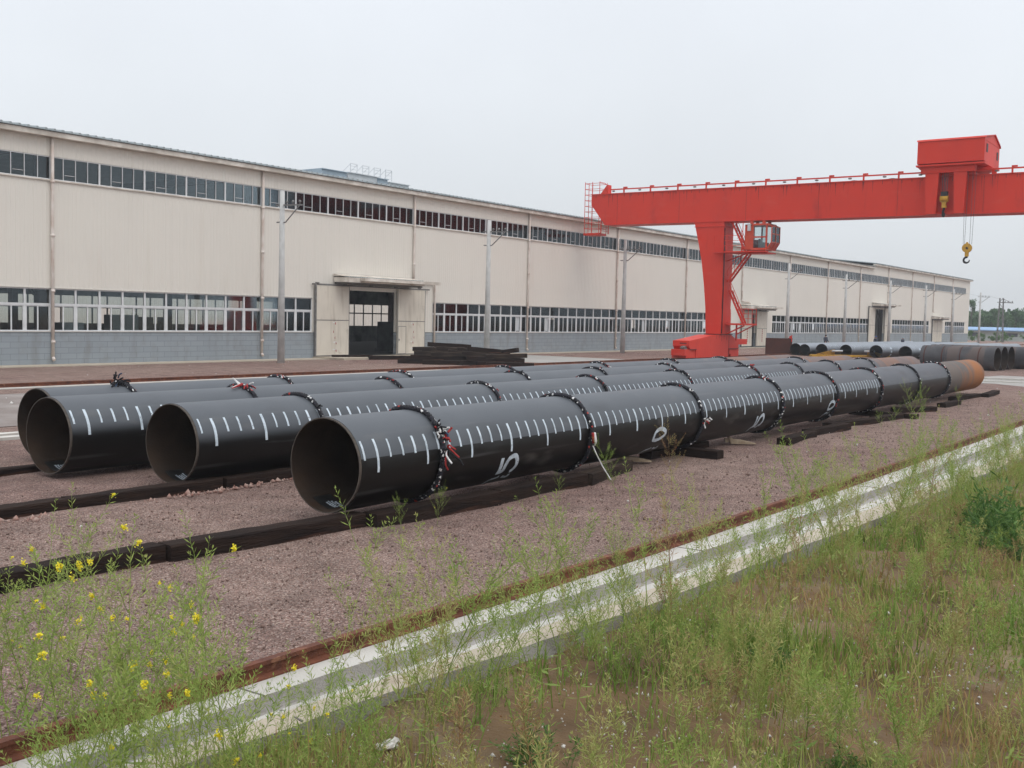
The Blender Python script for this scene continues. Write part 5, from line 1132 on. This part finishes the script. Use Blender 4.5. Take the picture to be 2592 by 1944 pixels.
# ================================================================== FOREGROUND PLANTS
def soilz(x, y): return -.15 + .05 * min(1, max(0, (4.2 - y) / 6))
class PB:      # plant builder: triangles/quads with a tint
    def __init__(s): s.V = []; s.Q = []; s.T = []; s.t = []; s.n = 0
    def tube3(s, pts, rs, tint):
        k = len(pts); 
        for i, p in enumerate(pts):
            q = pts[min(i + 1, k - 1)] - pts[max(i - 1, 0)]; q = q / (np.linalg.norm(q) + 1e-9); a = np.cross(q, (0.3, .2, .93)); 
            if np.linalg.norm(a) < .05: a = np.cross(q, (1, 0, 0))
            a /= np.linalg.norm(a); b_ = np.cross(q, a)
            for j in range(3): th = 2 * PI * j / 3; s.V.append(p + (a * math.cos(th) + b_ * math.sin(th)) * rs[i]); s.t.append(tint)
        for i in range(k - 1):
            for j in range(3): a = s.n + i * 3; s.Q.append((a + j, a + (j + 1) % 3, a + 3 + (j + 1) % 3, a + 3 + j))
        s.n += 3 * k
    def leaf(s, p, d_, L_, w, tint, side=None):
        d_ = d_ / (np.linalg.norm(d_) + 1e-9); sd_ = np.cross(d_, side if side is not None else (0, 0, 1.0)); nn = np.linalg.norm(sd_); sd_ = sd_ / nn if nn > .05 else np.array((1., 0, 0))
        s.V += [p, p + d_ * L_ * .5 + sd_ * w / 2, p + d_ * L_, p + d_ * L_ * .5 - sd_ * w / 2]; s.t += [tint] * 4; s.Q.append((s.n, s.n + 1, s.n + 2, s.n + 3)); s.n += 4
    def mesh(s, name, m): return np_mesh(name, np.array(s.V), np.array(s.Q, dtype=np.int32), [m], np.clip(s.t, 0, 1))
def mustard(seed, H=1.4, flowers=True, base_tint=.35, lean=.15, br=11):
    rg = np.random.default_rng(seed); b = PB(); heads = []
    def raceme(p0, d_, L_, r0, tint, lvl, fprob):
        k = 9; pts = [np.array(p0)]; dd = np.array(d_, float)
        for i in range(k):
            dd = dd + rg.normal(0, .06, 3) + np.array((0, 0, .05 if lvl else .0)); dd /= np.linalg.norm(dd); pts.append(pts[-1] + dd * L_ / k)
        rs = [r0 * (1 - .75 * i / k) for i in range(k + 1)]; b.tube3(pts, rs, tint)
        # pods along the outer part
        npod = int(L_ * (52 if lvl else 24)); st = .25 if lvl else .55
        for q in range(npod):
            t = st + (1 - st) * q / npod; f_ = t * k; i = min(k - 1, int(f_)); p = pts[i] + (pts[i + 1] - pts[i]) * (f_ - i)
            a = q * 2.4 + rg.uniform(-.4, .4); ax = dd; o1 = np.cross(ax, (1, .1, 0)); o1 /= np.linalg.norm(o1); o2 = np.cross(ax, o1)
            pd = ax * .75 + (o1 * math.cos(a) + o2 * math.sin(a)) * .75
            b.leaf(p, pd, rg.uniform(.038, .075) * (1.15 - .5 * t), .0062, tint + rg.uniform(-.08, .12), rg.normal(size=3))
        if rg.random() < fprob: heads.append(tuple(pts[-1]))
        else:
            for q in range(5): b.leaf(pts[-1], dd + rg.normal(0, .4, 3), .022, .006, tint + .1, rg.normal(size=3))
        return pts
    k = 12; a0 = rg.uniform(0, 2 * PI); dd = np.array((math.cos(a0) * lean, math.sin(a0) * lean, 1.0)); pts = [np.zeros(3)]
    for i in range(k): dd = dd + rg.normal(0, .045, 3) + np.array((math.cos(a0), math.sin(a0), 0)) * lean * .04; dd /= np.linalg.norm(dd); pts.append(pts[-1] + dd * H * .78 / k)
    b.tube3(pts, [.0048 * (1 - .55 * i / k) for i in range(k + 1)], base_tint + .12)
    fp = .19 if flowers else 0
    raceme(pts[-1], dd, H * .26, .0022, base_tint, 1, fp)
    for q in range(br):
        t = .22 + .76 * q / br + rg.uniform(-.03, .03); f_ = min(t, .99) * k; i = int(f_); p = pts[i] + (pts[i + 1] - pts[i]) * (f_ - i); a = q * 2.4 + rg.uniform(-.5, .5)
        d0 = np.array((math.cos(a) * .75, math.sin(a) * .75, .85)); L_ = H * rg.uniform(.22, .48) * (1.15 - .6 * t)
        pp_ = raceme(p, d0, L_, .0022, base_tint + rg.uniform(-.1, .15), 1, fp * .8)
        b.leaf(p, d0 + np.array((0, 0, -.6)), rg.uniform(.05, .11), .010, base_tint - .05)
        for z in range(rg.integers(1, 4)):
            j = rg.integers(2, 6); a2 = rg.uniform(0, 6.28); raceme(pp_[j], np.array((math.cos(a2) * .6, math.sin(a2) * .6, .9)), L_ * rg.uniform(.3, .55), .0014, base_tint + rg.uniform(-.1, .2), 1, fp * .7)
    for q in range(7):
        t = rg.uniform(.03, .3) * k; i = int(t); b.leaf(pts[i], rg.normal(size=3) * (1, 1, .4), rg.uniform(.06, .16), rg.uniform(.012, .03), base_tint - .15)
    return b.mesh('stems', 'weed'), heads
def head(seed):
    rg = np.random.default_rng(seed); fl = PB()
    for q in range(26):
        c = rg.normal(0, .010, 3); fl.leaf(c, rg.normal(size=3), .017, .014, rg.uniform(0, 1), rg.normal(size=3)); fl.leaf(c, rg.normal(size=3), .017, .014, rg.uniform(0, 1), rg.normal(size=3))
    return fl.mesh('flower', 'petal')
FH = [head(k) for k in range(3)]
PM = [mustard(100 + i, 1.45, True, .28 + .05 * i) for i in range(4)] + [mustard(120 + i, 1.45, False, [.25, .4, .6, .85][i]) for i in range(4)] + [mustard(160 + i, 1.45, i < 2, .35, .35, 7) for i in range(4)]
PS = [mustard(140 + i, .75, False, [.38, .25, .58, .85][i], .3, 12) for i in range(4)]
def plant(x, y, h, kind, idx, lab, g, name='mustard_plant', z=None, H0=1.45, lib=None):
    stem, fl = (lib or PM)[idx]; s = h / H0; zz = (soilz(x, y) if y < ey(x) else 0) if z is None else z
    t0 = empty(name, (x, y, zz), lab, 'weed', g, random.uniform(0, 6.28)); t0.rotation_euler[0] = random.gauss(0, .10); t0.rotation_euler[1] = random.gauss(0, .10); t0.scale = (s * random.uniform(.95, 1.1), s * random.uniform(.95, 1.1), s)
    place('stems', stem, t0)
    for hd in fl[:14]: place('flower', random.choice(FH), t0, hd, (0, 0, random.uniform(0, 6)), (random.uniform(.5, .92),) * 3)
rd = random.Random(21)
def where(x, y):
    dx, dy = x, y; dep = dx * math.cos(YAW) + dy * math.sin(YAW); u = (dx * math.sin(YAW) - dy * math.cos(YAW)) / dep * F + 1296; return u, dep
TINT = {0: 'fresh green', 1: 'green', 2: 'yellow-green', 3: 'pale green', 4: 'bright green', 5: 'dull green', 6: 'yellowing', 7: 'dry brown', 8: 'leaning green', 9: 'leaning pale green', 10: 'slender green', 11: 'sparse green'}
def look(k, h): return ('tall ' if h > 1.3 else 'short ' if h < 1.05 else '') + TINT[k]
# flowering clump at the lower left
for i in range(40):
    dp_ = rd.uniform(4.7, 6.7); u = -60 + 960 * rd.random() ** .95; xr = (u - 1296) / F * dp_
    x = math.cos(YAW) * dp_ + math.sin(YAW) * xr; y = math.sin(YAW) * dp_ - math.cos(YAW) * xr
    if ey(x) - .05 < y < ry(x) + .2: y = ry(x) + rd.uniform(.16, .4) if rd.random() < .45 else ey(x) - rd.uniform(.06, .3)
    k = rd.choice((0, 1, 2, 3, 8, 9, 4, 5, 10)) if u < 650 else rd.choice((1, 4, 5, 10, 11)); h = rd.uniform(1.0, 1.66) - (.3 if u > 600 else 0); u, dp_ = where(x, y)
    pl_ = 'left of the first timber joint' if u < 350 else 'below the mouth of the second pipe' if u < 650 else 'below the mouth of the nearest pipe' if u < 900 else 'at the bottom edge'
    plant(x, y, h, 'f', k, '%s weed %s, %s' % (look(k, h), 'with yellow flowers' if k in (0, 1, 2, 3, 8, 9) else 'without flowers', pl_), 'mustard weeds at lower left')
# green stalks along the concrete bed
for i in range(150):
    x = 4.9 + 22 * rd.random() ** 1.15; y = ey(x) - rd.uniform(.03, 1.15) - (.2 if x > 10 else 0); k = rd.choice((4, 5, 4, 10, 6, 7, 11, 5, 10, 11, 6)); h = rd.uniform(.85, 1.78); u, dp_ = where(x, y)
    pl_ = 'below the first rope' if u < 1250 else 'below the hanging white cord' if u < 1500 else 'below the painted 0' if u < 1750 else 'below the pale wooden wedge' if u < 1980 else 'below the far rope rings' if u < 2250 else 'near the right frame edge'
    plant(x, y, h, 'g', k, '%s weed beside the rail bed, %s' % (look(k, h), pl_), 'wispy weeds along the concrete bed')
for i in range(22):
    x = 20 + 26 * rd.random(); y = ey(x) - rd.uniform(.1, 2.2); k = rd.choice((4, 5, 6)); h = rd.uniform(.9, 1.5)
    plant(x, y, h, 'g', k, '%s weed on the verge far right, %s' % (look(k, h), 'close to the rail bed' if ey(x) - y < 1 else 'away from the rail bed'), 'distant weeds on the verge')
# low plants on the soil
for i in range(500):
    r_ = 5.0 + 15 * rd.random() ** 1.6; az = math.radians(rd.uniform(4, 46)); x, y = r_ * math.cos(az), r_ * math.sin(az)
    if y > ey(x) - .15 or (math.hypot(x - 5.7, y - 4.0) < .95 and rd.random() < .85) or (r_ < 7 and rd.random() < .35): continue
    k = rd.choice((0, 1, 1, 2, 2, 3)); h = rd.uniform(.3, .85); u, dp_ = where(x, y)
    pl_ = ('near the bottom edge, ' if dp_ < 7.5 else 'in the middle of the grass, ' if dp_ < 10 else 'up the verge, ') + ('left part' if u < 1400 else 'centre' if u < 2000 else 'right part')
    plant(x, y, h, 's', k, '%s %s feathery weed on soil, %s' % ('knee-high' if h > .55 else 'low', ('pale green', 'fresh green', 'olive', 'straw-coloured')[k], pl_), 'low weeds on the soil', 'low_weed', H0=.75, lib=PS)
# single weeds named by what they stand next to
singles = [(9.7, 8.55, .55, 4, 'single upright green weed in front of the timber below the nearest pipe'), (10.3, 8.5, .62, 1, 'small weed with pale bud leaning at the timber below the first rope'), (12.9, 8.35, .45, 4, 'weed tuft below the hanging white cord'),
           (13.9, 8.0, .95, 4, 'tall dark green weed spike standing before the pipe left of the painted 0'), (14.9, 7.6, 1.15, 7, 'dry brown weed stalk standing before the painted 0'), (29.3, 7.9, 1.25, 5, 'tall green weed before the seventh rope'), (31.4, 8.2, 1.15, 4, 'tall slender weed just before the last rope'),
           (28.0, 8.1, .75, 4, 'drooping green weed at the long timber'), (36.5, 8.4, .8, 5, 'weed bush at the short separate timber'), (27.0, 8.0, .6, 4, 'leaning weed left of the tall green one')]
for x, y, h, k, lb in singles: plant(x, y, h, 'x', k, lb, None, z=0.0)

# grass cover: one mass of blades on the soil
rg = np.random.default_rng(5); n_b = 195000
r_ = 4.6 * (60 / 4.6) ** (rg.random(n_b) ** 1.15); az = np.radians(rg.uniform(1, 58, n_b)); x = r_ * np.cos(az); y = r_ * np.sin(az)
eyv = np.interp(x, EX, EY)
def nse(x, y): return (np.sin(1.7 * x + .9 * y) * np.sin(1.3 * y - .8 * x + 1) + .7 * np.sin(3.7 * x - 2.2 * y + 2) * np.sin(3.1 * y + 1.1 * x) + .5 * np.sin(7.9 * x + 3) * np.sin(8.3 * y + 1)) / 1.6
dn = nse(x, y); bare = 1.2 * np.exp(-((x - 5.9) ** 2 + (y - 3.8) ** 2) / 1.3) + .6 * np.exp(-((x - 11) ** 2 + (y - 2.2) ** 2) / .9) + .7 * np.exp(-((x - 8.3) ** 2 + (y - 1.5) ** 2) / .8); keep = (y < eyv - .03) & (rg.random(n_b) > bare) & (rg.random(n_b) < np.clip((.50 + .60 * dn + np.clip((x - 7) / 8, 0, .6)), .08, 1)); x, y, dn, r_ = x[keep], y[keep], dn[keep], r_[keep]; n_b = len(x)
h = rg.gamma(2.4, .040, n_b) * (1 + .6 * np.clip(dn, -.5, 1)) + .03; w = .0028 + .00042 * r_; a = rg.uniform(0, 2 * PI, n_b); ln = rg.uniform(.1, .75, n_b) * h
z0 = -.17 + .05 * np.clip((4.2 - y) / 6, 0, 1); ca, sa = np.cos(a), np.sin(a); wx, wy = -sa * w, ca * w
b0 = np.stack([x - wx, y - wy, z0], -1); b1 = np.stack([x + wx, y + wy, z0], -1)
m0 = np.stack([x - wx * .7 + ca * ln * .35, y - wy * .7 + sa * ln * .35, z0 + h * .6], -1); m1 = np.stack([x + wx * .7 + ca * ln * .35, y + wy * .7 + sa * ln * .35, z0 + h * .6], -1)
tp = np.stack([x + ca * ln, y + sa * ln, z0 + h * (1 - .15 * ln / h)], -1)
V = np.stack([b0, b1, m1, m0, tp], 1).reshape(-1, 3); base = np.arange(n_b)[:, None] * 5
Q = base + np.array([[0, 1, 2, 3]]); T = base + np.array([[3, 2, 4]])
tint = np.repeat(np.clip(.50 - .3 * dn + .30 * np.sin(.9 * x + 1) * np.sin(1.1 * y) + rg.normal(0, .24, n_b), 0, 1), 5)
place('grass', np_mesh('grass', V, [Q, T], ['grass'], tint), kind='stuff', label='thin patchy green and straw-coloured grass on the brown soil', cat='grass')
# broad-leaved dark clumps
def clump(seed):
    rg = np.random.default_rng(seed); b = PB()
    for k in range(26):
        a = rg.uniform(0, 6.28); e_ = rg.uniform(.5, 1.5); L_ = rg.uniform(.15, .34); d_ = np.array((math.cos(a) * math.cos(e_), math.sin(a) * math.cos(e_), math.sin(e_)))
        p = np.array((rg.normal(0, .08), rg.normal(0, .08), 0.)); b.tube3([p, p + d_ * L_ * .5, p + d_ * L_ + np.array((0, 0, -.02))], [.003, .002, .001], .4)
        for q in range(34):
            t = rg.uniform(.1, 1.05); b.leaf(p + d_ * L_ * t + rg.normal(0, .012, 3), d_ + rg.normal(0, .8, 3), rg.uniform(.03, .07), rg.uniform(.006, .014), rg.uniform(0, 1), rg.normal(size=3))
    return b.mesh('leafy_clump', 'bush')
CM = [clump(k) for k in range(3)]
cp = [(5.45, 3.65, 1.0, 'dark green leafy clump by the bare soil near the bottom'), (14.6, 2.75, 3.0, 'largest dark green clump at the right frame edge'), (15.6, 3.2, 2.3, 'green clump behind the largest one at the right edge'),
      (13.9, 2.3, 2.0, 'lower lobe of leaves below the largest clump'), (8.2, 3.2, .9, 'small dark tuft in the middle of the grass'), (6.4, 2.0, .8, 'bright green tuft at the bottom edge')]
for x, y, s, lb in cp: place('leafy_clump', random.choice(CM), None, (x, y, soilz(x, y) - .02), (0, 0, random.uniform(0, 6)), (s, s, s * .8), label=lb, cat='weed', group='leafy clumps in the grass')

# stones
def stones(name, n_, fx, size, m, lab, jitz=0.):
    rg = np.random.default_rng(len(name) + n_); P = fx(rg, n_); n_ = len(P); s = rg.gamma(3, size / 3, n_)[:, None]
    dirs = np.array([(1, 0, 0), (0, 1, 0), (-1, 0, 0), (0, -1, 0), (0, 0, 1), (0, 0, -1)], float)
    V = (P[:, None, :] + dirs[None] * s[:, None, :] * rg.uniform(.55, 1.3, (n_, 6, 1)) + rg.normal(0, .15, (n_, 6, 3)) * s[:, None, :] * [1, 1, .4]).reshape(-1, 3)
    T = np.array([(0, 1, 4), (1, 2, 4), (2, 3, 4), (3, 0, 4), (1, 0, 5), (2, 1, 5), (3, 2, 5), (0, 3, 5)]); F_ = (np.arange(n_)[:, None, None] * 6 + T[None]).reshape(-1, 3)
    place(name, np_mesh(name, V, F_, [m]), kind='stuff', label=lab, cat='stones')
def f1(rg, n_):
    r_ = 4.8 * (26 / 4.8) ** rg.random(n_); az = np.radians(rg.uniform(3, 56, n_)); x = r_ * np.cos(az); y = r_ * np.sin(az); k = (y < np.interp(x, EX, EY) - .05) & (rg.random(n_) < .4 + .5 * np.sin(2.1 * x + y) * np.sin(1.7 * y - .4 * x + 2))
    x, y = x[k], y[k]; return np.stack([x, y, -.15 + .05 * np.clip((4.2 - y) / 6, 0, 1) + .012 + 0 * x], -1)
stones('white_stones', 15000, f1, .0068, 'stone', 'scatter of small white stones and chips on the brown soil')
def f2(rg, n_):
    x = 3.5 + 40 * rg.random(n_) ** 1.6; y = rg.uniform(5.85, 12.6, n_); return np.stack([x, y, .012 + wob(x, y) * .9], -1)
stones('loose_gravel', 22000, f2, .0075, 'pebble', 'loose pinkish gravel stones on the yard')
def f3(rg, n_):
    x = 4 + 50 * rg.random(n_); y = rg.uniform(6, 44, n_); return np.stack([x, y, .012 + 0 * x], -1)
def f5(rg, n_):
    x = 4 + 22 * rg.random(n_) ** 1.3; y = rg.choice([6.2, 7.1, 8.3, 11.6, 14.3], n_) + rg.normal(0, .35, n_); return np.stack([x, np.maximum(y, 5.9), .015 + wob(x, y) * .9], -1)
stones('coarse_gravel', 2200, f5, .011, 'pebble', 'coarser pinkish stones among the fine gravel')
stones('litter_chips', 420, f3, .016, 'stone', 'sparse white chips lying on the pink gravel')
b = MB(); b.blob((0, 0, .03), .06, 9, 6, (1.2, .8, .6), .35); b.blob((.07, .03, .02), .035, 8, 5, (1, 1, .7), .35); b.blob((-.05, .04, .02), .03, 7, 5, (1, 1, .7), .35); b.smooth = [False] * len(b.smooth)
o = b.obj('concrete_lump', 'stone', label='small white rubble lump on bare soil near the bottom edge', cat='stone'); o.location = (5.05, 4.52, -.15)
def f4(rg, n_):
    k = rg.integers(0, 4, n_); cx = np.array([7.2, 9.9, 10.6, 12.2])[k]; cy_ = np.array([12.45, 12.5, 13.35, 12.6])[k]; return np.stack([cx + rg.normal(0, .75, n_), cy_ + rg.normal(0, .07, n_), .02 + 0 * cx], -1)
stones('brick_rubble', 520, f4, .02, 'rubble', 'reddish broken rubble strewn along the middle timber row')
